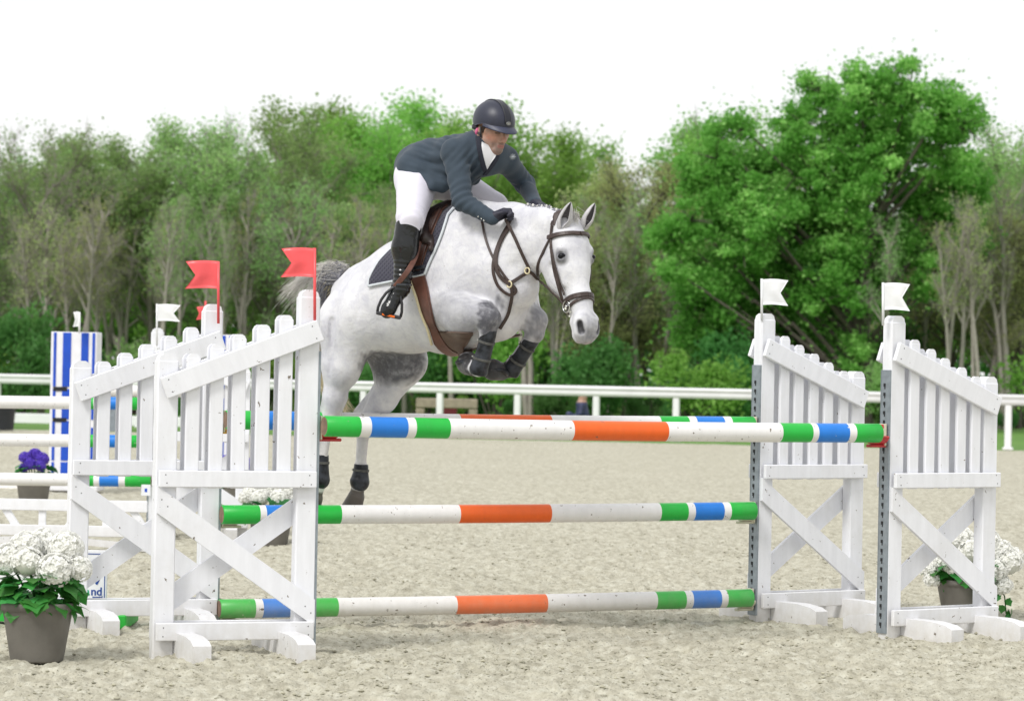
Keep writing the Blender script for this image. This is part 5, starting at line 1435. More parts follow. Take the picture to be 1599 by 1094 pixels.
# saddle
m = MB()
patch(m, [(647, 425), (644, 400), (643, 375), (648, 352)], [(660, 424), (671, 392), (684, 356), (700, 322)], 16, 12, .020, .014, mirror=True)
hp(m, 'saddle_flap', M['saddle'])
sd = Solid(O_H, [h_f, h_r, h_z]); sc_ = lambda a, b, ra, rb, **kw: sd.cone(S(*a), S(*b), ra, rb, **kw)
sc_((696, 337, 0), (672, 353, 0), .075, .085, k=.04, n=LAT, f=1.4)
sc_((672, 353, 0), (648, 367, 0), .085, .085, k=.04, n=LAT, f=1.7)
sc_((640, 356, .06), (640, 356, -.06), .045, .045, k=.04); sc_((702, 322, .03), (702, 322, -.03), .032, .032, k=.03)
sc_((672, 340, .10), (664, 372, .27), .045, .035, k=.04); sc_((692, 342, .12), (672, 388, .29), .012, .016, k=.03)
sc_((672+52, 340, -.10), (664+84, 372, -.27), .045, .035, k=.04)
V_, F_ = sd.surface(.008); me_ = mesh_np('saddle', V_, F_, M['saddle_d']); hpm(me_, 'saddle')
# bridle
bt = MB()
def both(px, w, t, off=.003, mirror=True, mi=0):
    P, N = px_strap(px, w, t, off); bt.strap(P, N, w, t, mi)
    if mirror: bt.strap([mir_head(p) for p in P], [mirn(n, e_r) for n in N], w, t, mi)
def tq(px, py):
    v = hit_px(px, py)[0]-Vector(poll); return v.dot(Vector(e_n)), v.dot(Vector(e_q))
def ring(mb, t0, tilt, w, t, off=.003, a0=0, a1=6.2832, qc=-.055, n=30):
    P = []; N = []
    for i in range(n+1):
        a = a0+(a1-a0)*i/n; tt = t0+tilt*math.cos(a)
        c = Vector(HD(t0, qc, 0)); d = (Vector(e_q)*math.cos(a)+Vector(e_r)*math.sin(a)+Vector(e_n)*(tilt*4)*math.cos(a)).normalized()
        h = HB.ray_cast(c+d*.30, -d)
        p, nn = (h[0], h[1]) if h[0] else (c+d*.08, d)
        if nn.dot(d) < 0: nn = -nn
        P.append(p); N.append((nn+d).normalized())
    P = [P[0]]+[(P[i-1]+P[i]*2+P[i+1])/4 for i in range(1, len(P)-1)]+[P[-1]]
    P = [p+n_*(off+t/2) for p, n_ in zip(P, N)]
    mb.strap(P, N, w, t); return P
t_nb = tq(905, 458)[0]; t_br = tq(890, 366)[0]
print('noseband t', t_nb, 'brow t', t_br, 'eye px', project(HD(.212, .008, .11)), 'muzzle', project(HD(.66, -.04, 0)))
NB = ring(bt, t_nb+.005, .012, .026, .008)
ring(bt, t_nb+.045, -.05, .016, .006)
both([(863, 352), (861, 372), (863, 400), (867, 425), (873, 448), (880, 470)], .018, .006)
both([(862, 385), (868, 412), (875, 435), (884, 460)], .014, .006, off=.008)
both([(858, 371), (872, 367), (890, 365), (903, 366)], .022, .008, off=.008)
P1, N1 = px_strap([(860, 372), (875, 367), (895, 365)], .022, .008, .008)
Pm = P1+[mir_head(p) for p in P1[::-1]]; Nm = N1+[mirn(n, e_r) for n in N1[::-1]]; bt.strap(Pm, Nm, .022, .009)
both([(861, 370), (850, 392), (840, 415), (840, 436)], .015, .006)
hp(bt, 'bridle', [M['tack']])
# headpiece over the poll
m = MB(); P = []; N = []
a = hit_px(863, 354)[0]
for k in range(9):
    q = a.lerp(mir_head(a), k/8); h = HB.ray_cast(q+Vector((0, 0, .3)), Vector((0, 0, -1)))
    P.append((h[0] if h[0] else q)+Vector((0, 0, .008))); N.append(h[1] if h[0] else Vector((0, 0, 1)))
m.strap(P, N, .03, .008); hp(m, 'headpiece', M['tack'])
# bit rings
for s_ in (1, -1):
    c = hit_px(879, 481)[0]+Vector(e_r)*.012
    if s_ < 0: c = mir_head(c)
    m = MB(); m.tube([c+(Vector(e_n)*math.cos(a)+Vector(e_q)*math.sin(a))*.030 for a in np.linspace(0, 6.2832, 20)], .0042, 6, caps=False)
    m.ball(c, (.009, .009, .009)); hp(m, 'bit_ring', M['chrome'])
m = MB(); c = hit_px(880, 488)[0]
for k in range(14): m.ball(c+Vector((rdm.gauss(0, .008), rdm.gauss(0, .006)-.006, rdm.gauss(0, .014))), rdm.uniform(.003, .007), 0, 6, 5)
hp(m, 'foam', plain('white_foam', (.8, .8, .72), .4, .1, 60))
# reins, neck strap and martingale
HAND = Vector(S(789, 334, .13))
def free_strap(mb, pts, w, t, nrm=None):
    q = [Vector(v) for v in spline([tuple(p) for p in pts], 6)]
    mb.strap(q, [nrm or Vector(h_r)]*len(q), w, t)
m = MB(); bitp = hit_px(878, 481)[0]+Vector(e_r)*.02; RG = hit_px(829, 423)[0]+Vector(h_r)*.03
P, N = px_strap([(792, 342), (803, 366), (816, 395), (829, 423)], .017, .005, .012); P[-1] = RG; P = [p.lerp(HAND+Vector((0, -.03, -.03)), max(0, 1-i/6)) if i < 6 else p for i, p in enumerate(P)]; m.strap(P, N, .017, .005)
P, N = px_strap([(829, 423), (838, 437), (850, 463), (864, 476), (878, 482)], .016, .006, .010); P[0] = RG; m.strap(P, N, .016, .006)
P, N = px_strap([(809, 322), (803, 340), (787, 364), (775, 392), (770, 420), (777, 444), (790, 457), (800, 460), (806, 453), (799, 444)], .017, .006, .006); P = [p.lerp(HAND+Vector((.03, -.02, .0)), max(0, 1-i/8)) if i < 8 else p for i, p in enumerate(P)]; m.strap(P, N, .016, .006)
hp(m, 'rein', M['tack'])
m = MB()
P, N = px_strap([(757, 326), (753, 336), (754, 350), (759, 374), (770, 402), (786, 428), (797, 442)], .013, .006, .005); m.strap(P, N, .013, .006)
P, N = px_strap([(797, 442), (807, 436), (818, 428), (829, 422)], .018, .007, .006); P[-1] = RG; m.strap(P, N, .018, .007)
P, N = px_strap([(797, 442), (800, 458), (796, 480), (790, 496), (780, 512)], .018, .007, .006); m.strap(P, N, .018, .007)
P, N = px_strap([(795, 358), (784, 375), (775, 400), (777, 425), (790, 440), (797, 442)], .02, .007, .005); m.strap(P, N, .020, .007)
hp(m, 'breastplate', M['tack'])
m = MB()
for c in (RG, hit_px(798, 444)[0]+Vector(h_r)*.014):
    m.tube([c+(Vector(h_f)*math.cos(a)+Vector(h_z)*math.sin(a))*.016 for a in np.linspace(0, 6.2832, 14)], .004, 5, caps=False)
hp(m, 'martingale_ring', M['fleece'])
# left rein to the far hand
m = MB(); bl_ = mir_head(bitp); free_strap(m, [bl_, Vector(S(872, 400, -.20)), Vector(S(846, 350, -.16))], .016, .005); hp(m, 'rein', M['tack'])
# leg boots
def leg_boot(p0, p1, r0, r1, flare, cover, open_back=None, nm='leg_boot', straps=2):
    s_ = Solid(O_H, [h_f, h_r, h_z]); p0, p1 = np.array(p0), np.array(p1); ax = (p1-p0)/np.linalg.norm(p1-p0)
    s_.cone(p0, p0+(p1-p0)*.75, r0, r1, k=.01); s_.cone(p0+(p1-p0)*.75, p1, r1, flare, k=.02)
    s_.cone(p0+(p1-p0)*.15+h_f*r0*.35, p0+(p1-p0)*.8+h_f*r1*.35, r0*.72, r1*.8, k=.008); s_.cone(p0+(p1-p0)*.70+h_r*r1*.4, p1-ax*.01+h_r*r1*.4, r1*.8, flare*.86, k=.008)
    s_.ball(p0-ax*(r0*1.0), r0*1.12, k=.006, sub=True); 
    if cover: s_.ball(p1+ax*flare*.2, flare*.96, k=.02)
    else: s_.ball(p1+ax*(flare*1.05), flare*1.0, k=.006, sub=True)
    V, F = s_.surface(.006); me = mesh_np(nm, V, F, M['boot_dark']); o = hpm(me, nm)
    bv = bvh_of(V, F); mb = MB()
    side = np.cross(ax, h_r); side /= np.linalg.norm(side); o2 = np.cross(side, ax)
    for k in range(straps):
        t = .28+.42*k/max(1, straps-1); c = p0+(p1-p0)*t; P = []; N = []
        for a in np.linspace(0, 6.2832, 17):
            d = Vector(side*math.cos(a)+o2*math.sin(a)); h = bv.ray_cast(Vector(c)+d*.2, -d); P.append((h[0] if h[0] else Vector(c)+d*r0)+d*.003); N.append(d)
        mb.strap(P, N, .013, .004, 0)
        h = Vector(P[2]); mb.box(h+Vector(N[2])*.002, (.010, .008, .009), 1, bev=.002)
    s2 = mb.build('boot_strap', [M['boot_dust'], M['chrome']], o)
    s2.matrix_parent_inverse = Matrix.Translation(-Vector(hroot.location)) if False else Matrix.Identity(4)
    return o
leg_boot(S(764, 516, .17), S(748, 578, .165), .041, .041, .049, 0)
leg_boot(S(832, 527, -.17), S(799, 578, -.16), .043, .040, .049, 0)
leg_boot(S(502, 712, .15), S(500, 747, .15), .040, .042, .050, 1, straps=1)
leg_boot(S(564, 727, -.15), S(562, 751, -.15), .040, .042, .050, 1, straps=1)
# sandy bell of neoprene and shoe rims
for (a, b, r) in ((S(491, 781, .15), S(483, 803, .15), .063), (S(556, 779, -.15), S(548, 801, -.15), .063)):
    ax = Vector(b-a).normalized(); m = MB(); c = Vector(b)
    u = ax.orthogonal().normalized(); v = ax.cross(u)
    m.tube([c+(u*math.cos(t)+v*math.sin(t))*(r*.92) for t in np.linspace(0, 6.2832, 20)], .006, 6, caps=False); hp(m, 'shoe', M['steel'])
for (c, ax, r) in ((S(733, 569, .06), Vector((-.25, -.2, -1)), .066), (S(775, 580, -.08), Vector((-.1, -.3, -1)), .060)):
    ax.normalize(); u = ax.orthogonal().normalized(); v = ax.cross(u); m = MB(); cc_ = Vector(c)
    m.tube([cc_+ax*.018-ax*(.012)+(u*math.cos(t)+v*math.sin(t))*(r*.99) for t in np.linspace(0, 6.2832, 22)], .012, 6, caps=False); hp(m, 'overreach_boot', M['boot_dark'])
# stirrup hangs outside the boot: built with the rider's foot
ANK = np.array(S(627, 446, .40)); TOE = np.array(S(607, 482, .46))
m = MB(); fd = Vector(TOE-ANK).normalized()
up_ = Vector(S(622, 446, .42))-Vector(S(612, 492, .43)); up_.normalize(); side = Vector(c_right)*.94+Vector(c_up)*-.22; side = (side-up_*side.dot(up_)).normalized()
bot = Vector(S(607, 492, .46)); H_ = .150; W_ = .062
prof = [(-W_, .004), (-W_*1.02, .03), (-W_*.9, .07), (-W_*.62, .11), (-W_*.22, .142), (0, .152), (W_*.22, .142), (W_*.62, .11), (W_*.9, .07), (W_*1.02, .03), (W_, .004)]
m.tube([bot+side*a+up_*b for a, b in prof], .0075, 8, 0)
fwd = side.cross(up_)
if fwd.y > 0: fwd = -fwd
mt = Matrix((side, fwd, up_)).transposed()
m.box(tuple(bot), (W_*2.15, .055, .018), 0, bev=.006, mat=mt)
m.box(tuple(bot+fwd*.029), (W_*1.1, .004, .010), 1, bev=.002, mat=mt)
M['orange_plastic'] = plain('orange_plastic', (.85, .16, .01), .4, .1)
hp(m, 'stirrup', [M['nylon'], M['orange_plastic']])
top_ = bot+up_*.152
m = MB(); P = [Vector(v) for v in spline([tuple(Vector(S(656, 372, .29))), tuple(Vector(S(648, 402, .36))), tuple(Vector(S(636, 424, .43))), tuple(top_)], 5)]; m.strap(P, [Vector((0.1, -1, .1))]*len(P), .028, .007); hp(m, 'stirrup_leather', M['girth'])
m = MB(); c2 = mir_body(bot); u2 = mirn(up_, h_r); s2 = mirn(side, h_r); m.tube([c2+s2*a+u2*b for a, b in prof], .0075, 8, 0); hp(m, 'stirrup', [M['nylon']])

# ------------------------------------------------------------------ the rider
HT = math.radians(48); t_f = np.array([math.cos(HT), -math.sin(HT), 0]); t_r = np.array([-math.sin(HT), -math.cos(HT), 0])
TC = np.array(S(750, 236, 0)); HIPC = np.array(S(664, 272, 0)); SHR = TC+t_r*.175+h_z*-.02; SHL = TC-t_r*.175+h_z*-.035
HIPR, HIPL = np.array(S(653, 278, .10)), np.array(S(689, 276, -.10))
KNR, KNL = np.array(S(641, 340, .36)), np.array(S(772, 322, -.33))
ANL = np.array(mir_body(ANK))
def bone(px, py, a, L, near=True):
    """point seen at a pixel, L metres from a"""
    o = np.array(cam_pos); d = np.array(at(px, py, 1.0))-o; d /= np.linalg.norm(d); b = d @ (a-o); q = np.linalg.norm(o+d*b-a); e = math.sqrt(max(0, L*L-q*q))
    return o+d*(b-e if near else b+e)
ELR = bone(722, 314, SHR, .285); WRR = np.array(S(769, 341, .19)); ELL = bone(820, 288, SHL, .27, False); WRL = np.array(S(836, 318, -.19))
nl = np.linalg.norm
print('thigh', nl(HIPR-KNR), nl(HIPL-KNL), 'shank', nl(KNR-ANK), nl(KNL-ANL), 'upper arm', nl(SHR-ELR), nl(SHL-ELL), 'forearm', nl(ELR-WRR), nl(ELL-WRL), 'torso', nl(HIPC-TC), 'shoulders', project(SHR), project(SHL))
HA, HP_ = math.radians(54), math.radians(17)
f_f = np.array([math.cos(HA)*math.cos(HP_), -math.sin(HA)*math.cos(HP_), -math.sin(HP_)]); f_r = np.array([-math.sin(HA), -math.cos(HA), 0]); f_u = np.cross(f_r, f_f)*-1
if f_u[2] < 0: f_u = -f_u
SK = np.array(at(772, 193, nl(TC-np.array(cam_pos))-.10))
def FD(f, r, u, s=1.02): return SK+(f_f*f+f_r*r+f_u*u)*s
body = Solid(SK, [f_f, f_r, f_u]); bc = body.cone
fc = lambda a, b, ra, rb=None, **kw: body.cone(FD(*a), FD(*b), ra*1.02, (rb or ra)*1.02, **kw)
fc((.0, 0, .03), (-.03, 0, .02), .085, .085, k=.02, n=f_r, f=.9)
fc((.02, 0, .0), (.035, 0, -.05), .072, .062, k=.02, n=f_r, f=.95)
fc((.045, 0, -.07), (.055, 0, -.115), .046, .030, k=.025, n=f_r, f=1.0)
for s_ in (1, -1):
    fc((.0, .050*s_, -.06), (.015, .046*s_, -.09), .022, .020, k=.025)
    fc((.015, .044*s_, -.092), (.066, .014*s_, -.122), .019, .017, k=.022)
    fc((.052, .046*s_, -.042), (.03, .058*s_, -.035), .017, .014, k=.018)
    fc((.078, .036*s_, -.014), (.089, .013*s_, -.018), .0100, .0095, k=.010)
    body.cone(FD(.093, .029*s_, -.034), FD(.089, .036*s_, -.034), .011, .010, k=.010, sub=True)
    fc((.074, .030*s_, -.034), (.074, .030*s_, -.034), .0125, k=.003)
    fc((.104, .010*s_, -.072), (.098, .013*s_, -.070), .0080, .0070, k=.006)
    body.cone(FD(.088, .032*s_, -.078), FD(.074, .034*s_, -.110), .006, .006, k=.014, sub=True)
fc((.088, 0, -.022), (.115, 0, -.062), .0085, .0115, k=.007); fc((.115, 0, -.064), (.100, 0, -.074), .0110, .009, k=.005)
fc((.091, .015, -.0925), (.091, -.015, -.0925), .0078, k=.005); fc((.088, .014, -.1035), (.088, -.014, -.1035), .0088, k=.005)
body.cone(FD(.102, .021, -.0978), FD(.102, -.021, -.0978), .0042, k=.002, sub=True)
fc((.080, 0, -.122), (.078, 0, -.126), .018, .016, k=.016)
for s_ in (1, -1): fc((-.005, .080*s_, -.030), (-.002, .078*s_, -.055), .010, .007, k=.008)
neck0 = TC+h_z*.035-t_f*.02
bc(FD(-.015, 0, -.05), neck0, .058, .065, k=.03); bc(TC, HIPC, .10, .11, k=.05, n=t_r, f=1.2)
for a, b, ra, rb in ((SHR, ELR, .045, .036), (ELR, WRR, .036, .024), (SHL, ELL, .045, .036), (ELL, WRL, .036, .024), (HIPR, KNR, .075, .05), (HIPL, KNL, .075, .05), (KNR, ANK, .048, .032), (KNL, ANL, .048, .032), (TC, SHR, .06, .05), (TC, SHL, .06, .05), (HIPC, HIPR, .10, .09), (HIPC, HIPL, .10, .09), (ANK, TOE, .03, .025)):
    bc(a, b, ra, rb, k=.02)
BV, BF = body.surface(.0045)
proot = empty('person', tuple(HIPC), label='male rider in dark blue-grey jacket, white breeches and helmet crouching over the jumping horse', cat='person')
def pp(me, name, parent=None):
    o = link(name, me, proot); o.matrix_parent_inverse = Matrix.Translation(-Vector(proot.location)); return o
def ppm(mb, name, mats): o = mb.build(name, mats, proot); o.matrix_parent_inverse = Matrix.Translation(-Vector(proot.location)); return o
def skin_material():
    m, nt, b = new_mat('skin'); a = nt.nodes.new('ShaderNodeAttribute'); a.attribute_name = 'coat'; g = nt.nodes.new('ShaderNodeNewGeometry')
    c = mixc(nt, 1.0, a.outputs['Color'], ramp(nt, noise(nt, 160, 3, .6, vec=g.outputs['Position']), [(.3, (.86, .86, .86)), (.7, (1.06, 1.04, 1.04))]).outputs[0], 'MULTIPLY')
    nt.links.new(c, b.inputs['Base Color']); b.inputs['Roughness'].default_value = .48; b.inputs['Subsurface Weight'].default_value = .12; b.inputs['Subsurface Radius'].default_value = (.012, .004, .002); b.inputs['Subsurface Scale'].default_value = .5
    return m
M['skin'] = skin_material()
bm_ = mesh_np('body', BV, BF, M['skin']); col = np.tile(np.array([.44, .265, .195]), (len(BV), 1))
def tint(a, b, r0, r1, c, k):
    global col
    w = (mask(BV, a, b, r0, r1)*k)[:, None]; col = col*(1-w)+np.array(c)*w
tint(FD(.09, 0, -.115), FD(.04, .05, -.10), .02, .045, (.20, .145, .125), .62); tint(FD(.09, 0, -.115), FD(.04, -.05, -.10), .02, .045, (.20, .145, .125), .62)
tint(FD(.10, .014, -.085), FD(.10, -.014, -.085), .004, .010, (.24, .15, .12), .6)
tint(FD(.097, .014, -.0985), FD(.097, -.014, -.0985), .005, .011, (.42, .15, .13), .75); tint(FD(.101, .018, -.0978), FD(.101, -.018, -.0978), .001, .005, (.12, .04, .04), .9)
tint(FD(.07, .042, -.055), FD(.055, .05, -.06), .01, .035, (.58, .24, .17), .4); tint(FD(.115, 0, -.055), FD(.115, 0, -.055), .006, .02, (.60, .25, .18), .5)
for s_ in (1, -1):
    tint(FD(.098, .013*s_, -.010), FD(.084, .042*s_, -.009), .003, .008, (.05, .035, .03), .9)
    tint(FD(.088, .020*s_, -.031), FD(.082, .040*s_, -.032), .003, .008, (.07, .04, .03), .8); tint(FD(.112, .009*s_, -.075), FD(.110, .009*s_, -.076), .001, .004, (.15, .06, .05), .9)
add_color(bm_, 'coat', col); pp(bm_, 'body')
# hair under the helmet edge
hs_ = Solid(SK, [f_f, f_r, f_u]); hs_.cone(FD(-.02, 0, .02), FD(-.05, 0, -.035), .086, .066, k=.02, n=f_r, f=.95)
for s_ in (1, -1): hs_.cone(FD(.018, .074*s_, -.015), FD(.016, .073*s_, -.045), .011, .006, k=.01)
V_, F_ = hs_.surface(.005); pp(mesh_np('hair', V_, F_, plain('dark_brown_hair', (.035, .022, .016), .6, .3, 60)), 'hair')
# jacket
def cloth(name, col, rough=.85, var=.12, wr=.5, sheen=.12):
    m, nt, b = new_mat(name); g = nt.nodes.new('ShaderNodeNewGeometry'); pos = g.outputs['Position']
    n = noise(nt, 8, 4, .6, vec=pos); nt.links.new(ramp(nt, n, [(.3, tuple(x*(1-var) for x in col)), (.7, tuple(x*(1+var) for x in col))]).outputs[0], b.inputs['Base Color'])
    b.inputs['Roughness'].default_value = rough; b.inputs['Sheen Weight'].default_value = sheen; b.inputs['Sheen Roughness'].default_value = .4
    w1 = noise(nt, 6, 2, .45, vec=pos, dist=.5); w2 = noise(nt, 260, 2, .5, vec=pos); ad = nd(nt, 'ShaderNodeMath', operation='MULTIPLY_ADD'); nt.links.new(w2, ad.inputs[0]); ad.inputs[1].default_value = .06; nt.links.new(w1, ad.inputs[2])
    bump(nt, b, ad.outputs[0], wr*.45, .02); return m
M['jacket'] = cloth('blue_grey_jacket_cloth', (.034, .052, .074)); M['breeches'] = cloth('white_breeches_cloth', (.72, .70, .80), .7, .04, .35); M['jacket_trim'] = cloth('dark_navy_trim', (.018, .02, .034)); M['shirt'] = cloth('white_shirt_cloth', (.76, .76, .80), .7, .04, .3)
def folds(pairs):
    """bends of cloth as waves that run round the limb near the given points"""
    def f(X, Y, Z, s):
        out = 0
        for (p, ax, r, amp, lam, ph) in pairs:
            p = s.loc(p); ax = s.A @ (np.array(ax, float)/nl(ax)); dx, dy, dz = X-p[0], Y-p[1], Z-p[2]
            t = dx*ax[0]+dy*ax[1]+dz*ax[2]; rr = dx*dx+dy*dy+dz*dz
            tw = (dx*ax[1]-dy*ax[0]+dz*.4)
            out = out+amp*np.exp(-rr/(r*r))*np.sin(t/lam*6.283+tw*26+ph)
        return out
    return f
jk = Solid(TC, [t_f, t_r, h_z]); jc = jk.cone
jc(TC-h_z*.02, np.array(S(716, 248, 0)), .118, .120, k=.05, n=t_r, f=1.34)
jc(np.array(S(716, 248, 0)), np.array(S(684, 254, 0)), .120, .115, k=.05, n=t_r, f=1.22)
jc(np.array(S(684, 254, 0)), np.array(S(660, 262, 0)), .118, .138, k=.05, n=t_r, f=1.2)
jc(TC, SHR, .09, .072, k=.05); jc(TC, SHL, .09, .072, k=.05)
jc(TC+h_z*.02-t_f*.03, neck0+h_z*.01, .08, .062, k=.04)
jc(SHR, ELR, .070, .054, k=.03); jc(ELR, WRR, .052, .036, k=.015); jc(SHL, ELL, .066, .050, k=.03); jc(ELL, WRL, .050, .036, k=.02)
# skirts of the coat
jc(np.array(S(668, 258, .06)), np.array(S(650, 264, .13)), .125, .105, k=.05); jc(np.array(S(676, 256, -.06)), np.array(S(662, 262, -.13)), .12, .10, k=.05)
jc(np.array(S(652, 238, .0)), np.array(S(634, 236, .0)), .030, .014, k=.03)
jc(np.array(S(672, 268, .08)), np.array(S(654, 274, .17)), .075, .06, k=.04); jc(np.array(S(690, 272, .10)), np.array(S(692, 290, .15)), .055, .038, k=.04)
jc(np.array(S(668, 270, .12)), np.array(S(676, 290, .20)), .055, .028, k=.04)
jc(np.array(S(722, 262, 0)), np.array(S(724, 290, .02)), .085, .045, k=.04, n=t_r, f=1.1); jc(np.array(S(650, 246, 0)), np.array(S(636, 252, .03)), .05, .028, k=.03)
jc(np.array(S(700, 262, -.08)), np.array(S(740, 280, -.10)), .07, .03, k=.04)
axu = ELR-SHR; axf = WRR-ELR
jd = folds([(ELR, axu+axf*.6, .085, .0050, .036, 0), (SHR+axu*.35, axu+t_f*.12, .09, .0035, .06, 1), (ELR+axf*.6, axf, .07, .0012, .035, 2), (np.array(S(700, 225, .08)), (1, 0, 1.2), .10, .0035, .038, 0), (np.array(S(735, 262, .10)), (1, 0, -.9), .09, .004, .034, 1), (SHR+t_f*.03-h_z*.05, (1, 0, -1), .07, .004, .032, 1), (np.array(S(668, 255, .12)), (.4, 0, 1), .09, .0035, .034, 2), (ELL, ELL-SHL, .10, .006, .05, 0), (np.array(S(690, 262, .12)), (.3, 0, 1), .13, .0060, .07, .5), (np.array(S(672, 235, .1)), (1, 0, .4), .12, .005, .075, 1.5), (TC+t_r*.12, (1, 0, -.6), .12, .004, .08, 0), (np.array(S(715, 268, .1)), (.8, 0, 1), .11, .005, .06, 2.2)])
JV, JF = jk.surface(.005, jd); JB = bvh_of(JV, JF); jo = pp(mesh_np('jacket', JV, JF, M['jacket']), 'jacket')
def on_jacket(me_mb, name, mats, parent=jo):
    o = me_mb.build(name, mats, parent); return o
def jstrap(pts, w, t, off=.004, n=4):
    return px_strap(pts, w, t, off, n, JB)
m = MB(); P, N = jstrap([(746, 214), (748, 232), (752, 250), (757, 266)], .03, .004); m.strap(P, N, .026, .005); P, N = jstrap([(778, 238), (774, 250), (765, 262), (757, 272)], .02, .004); m.strap(P, N, .024, .005)
o_ = on_jacket(m, 'lapel', M['jacket_trim'])
m = MB(); P, N = jstrap([(757, 270), (742, 282), (728, 296)], .003, .002, 0); m.tube(P, .0012, 5)
on_jacket(m, 'seam', M['jacket_trim'])
for (x, y) in ((756, 345), (752, 342), (747, 339)):
    p, n = hit_px(x, y-1, JB); m = MB(); m.ball(p+n*.002, (.0045, .003, .0045), 0, 8, 6); on_jacket(m, 'button', M['chrome'])
m = MB()
for k in range(4):
    a = k*math.pi/4; c = [hit_px(800+5*math.cos(a)*s_, 245+5*math.sin(a)*s_, JB) for s_ in (-1, 1)]
    m.tube([c[0][0]+c[0][1]*.002, c[1][0]+c[1][1]*.002], .0018, 5)
on_jacket(m, 'emblem', M['piping'])
# shirt front, stock and collar
sh = MB()
patch(sh, [(752, 222), (751, 236), (753, 250), (757, 264)], [(776, 234), (773, 244), (766, 254), (759, 266)], 10, 8, -.004, .009, bvh=JB, mirror=False)
ring_c = neck0*.55+FD(-.015, 0, -.05)*.45; axn = Vector(FD(-.015, 0, -.05)-neck0).normalized(); u = axn.orthogonal().normalized(); v = axn.cross(u)
for dz, r in ((-.022, .070), (0.0, .068)):
    sh.strap([Vector(ring_c)+axn*dz+(u*math.cos(a)+v*math.sin(a))*r for a in np.linspace(0, 6.2832, 25)], [(u*math.cos(a)+v*math.sin(a)) for a in np.linspace(0, 6.2832, 25)], .036, .008)
ppm(sh, 'shirt', M['shirt'])
# breeches
br = Solid(HIPC, [t_f, t_r, h_z]); q = br.cone
q(HIPC, HIPR, .135, .118, k=.04); q(HIPC, HIPL, .135, .118, k=.04); q(HIPR, KNR, .118, .074, k=.03); q(HIPL, KNL, .112, .074, k=.03)
q(KNR, KNR*.8+ANK*.2, .071, .058, k=.02); q(KNL, KNL*.8+ANL*.2, .071, .058, k=.02); q(HIPR, HIPC-t_f*.06-h_z*.02, .12, .12, k=.04)
bd_ = folds([(KNR, KNR-HIPR, .09, .005, .035, 0), (HIPR*.6+KNR*.4, KNR-HIPR, .12, .0035, .07, 1), (HIPR, (1, 0, -.5), .12, .005, .06, 1)])
V_, F_ = br.surface(.006, bd_); pp(mesh_np('breeches', V_, F_, M['breeches']), 'breeches')
# long boots
M['boot'] = plain('black_riding_boot', (.008, .009, .010), .17, .35, 9, bmp=.4, bscale=14, coat=.0, bdist=.02); M['boot_gloss'] = plain('black_patent', (.018, .02, .026), .12, .2, 9, bmp=.1, bscale=12, coat=.5)
for s_, K_, A_, T_ in ((1, KNR, ANK, TOE), (-1, KNL, ANL, np.array(mir_body(TOE)))):
    b_ = Solid(A_, [h_f, h_r, h_z]); ax = (A_-K_)/nl(A_-K_); back = -h_f
    b_.cone(K_+ax*.02+back*.005, K_+ax*.16+back*.012, .070, .066, k=.02); b_.cone(K_+ax*.16+back*.012, A_-ax*.06, .066, .046, k=.03); b_.cone(A_-ax*.06, A_+ax*.01, .046, .047, k=.02)
    b_.ball(K_-ax*.055+back*.0, .078, k=.008, sub=True)
    bd2 = folds([(A_-ax*.04, ax, .08, .0045, .024, 0)])
    b_.cone(A_+ax*.02+h_f*-.01, T_, .046, .036, k=.025); b_.cone(T_, T_+(T_-A_)/nl(T_-A_)*.02, .037, .034, k=.02)
    V_, F_ = b_.surface(.005, bd2); o = pp(mesh_np('riding_boot', V_, F_, M['boot']), 'riding_boot')
    if s_ == 1:
        m = MB(); c = A_-ax*.005; sp = h_f*-1
        m.strap([Vector(c+(np.cross(ax, d)*0+d)*.052) for d in [h_f*math.cos(a)+h_r*math.sin(a) for a in np.linspace(0, 6.2832, 17)]], [Vector(h_f*math.cos(a)+h_r*math.sin(a)) for a in np.linspace(0, 6.2832, 17)], .012, .005)
        m.tube([Vector(c-h_f*.05), Vector(c-h_f*.085)], .005, 6, 1); o2 = m.build('spur', [M['boot_gloss'], M['chrome']], o)
# gloves: palm, four fingers closed on the rein, thumb
def glove(W, E, K, hand):
    g = Solid(W, [t_f, t_r, h_z]); d = (K-W)/nl(K-W); dn = np.cross(d, h_r); dn /= nl(dn)
    if dn[2] > 0: dn = -dn
    sv = np.cross(d, dn); sv /= nl(sv)          # across the knuckles
    g.cone(W-(W-E)/nl(W-E)*.03, W+d*.01, .027, .028, k=.015); g.cone(W+d*.01+sv*.012, K+sv*.020, .024, .019, k=.015); g.cone(W+d*.01-sv*.012, K-sv*.020, .024, .019, k=.015)
    for i, (o, L) in enumerate(zip((-.033, -.011, .011, .031), (.90, 1.0, .95, .78))):
        k0 = K+sv*o; k1 = k0+(d*.030+dn*.016)*L; k2 = k1+(dn*.026-d*.004)*L; k3 = k2+(-d*.022+dn*.002)*L
        g.cone(k0, k1, .0115, .0108, k=.005); g.cone(k1, k2, .0108, .0100, k=.003); g.cone(k2, k3, .0100, .0090, k=.003)
    t0 = W+d*.025-sv*.026*hand; t1 = t0+d*.026-sv*.012*hand+dn*.012; t2 = t1+d*.026+dn*.006+sv*.006*hand
    g.cone(t0, t1, .0135, .0118, k=.006); g.cone(t1, t2, .0118, .0100, k=.004)
    V_, F_ = g.surface(.0035); pp(mesh_np('glove', V_, F_, plain('black_glove', (.016, .016, .032), .6, .2, 50, bmp=.3, bscale=90)), 'glove')
glove(WRR, ELR, np.array(S(787, 333, .14)), -1 if False else 1); glove(WRL, ELL, np.array(S(851, 326, -.14)), -1)
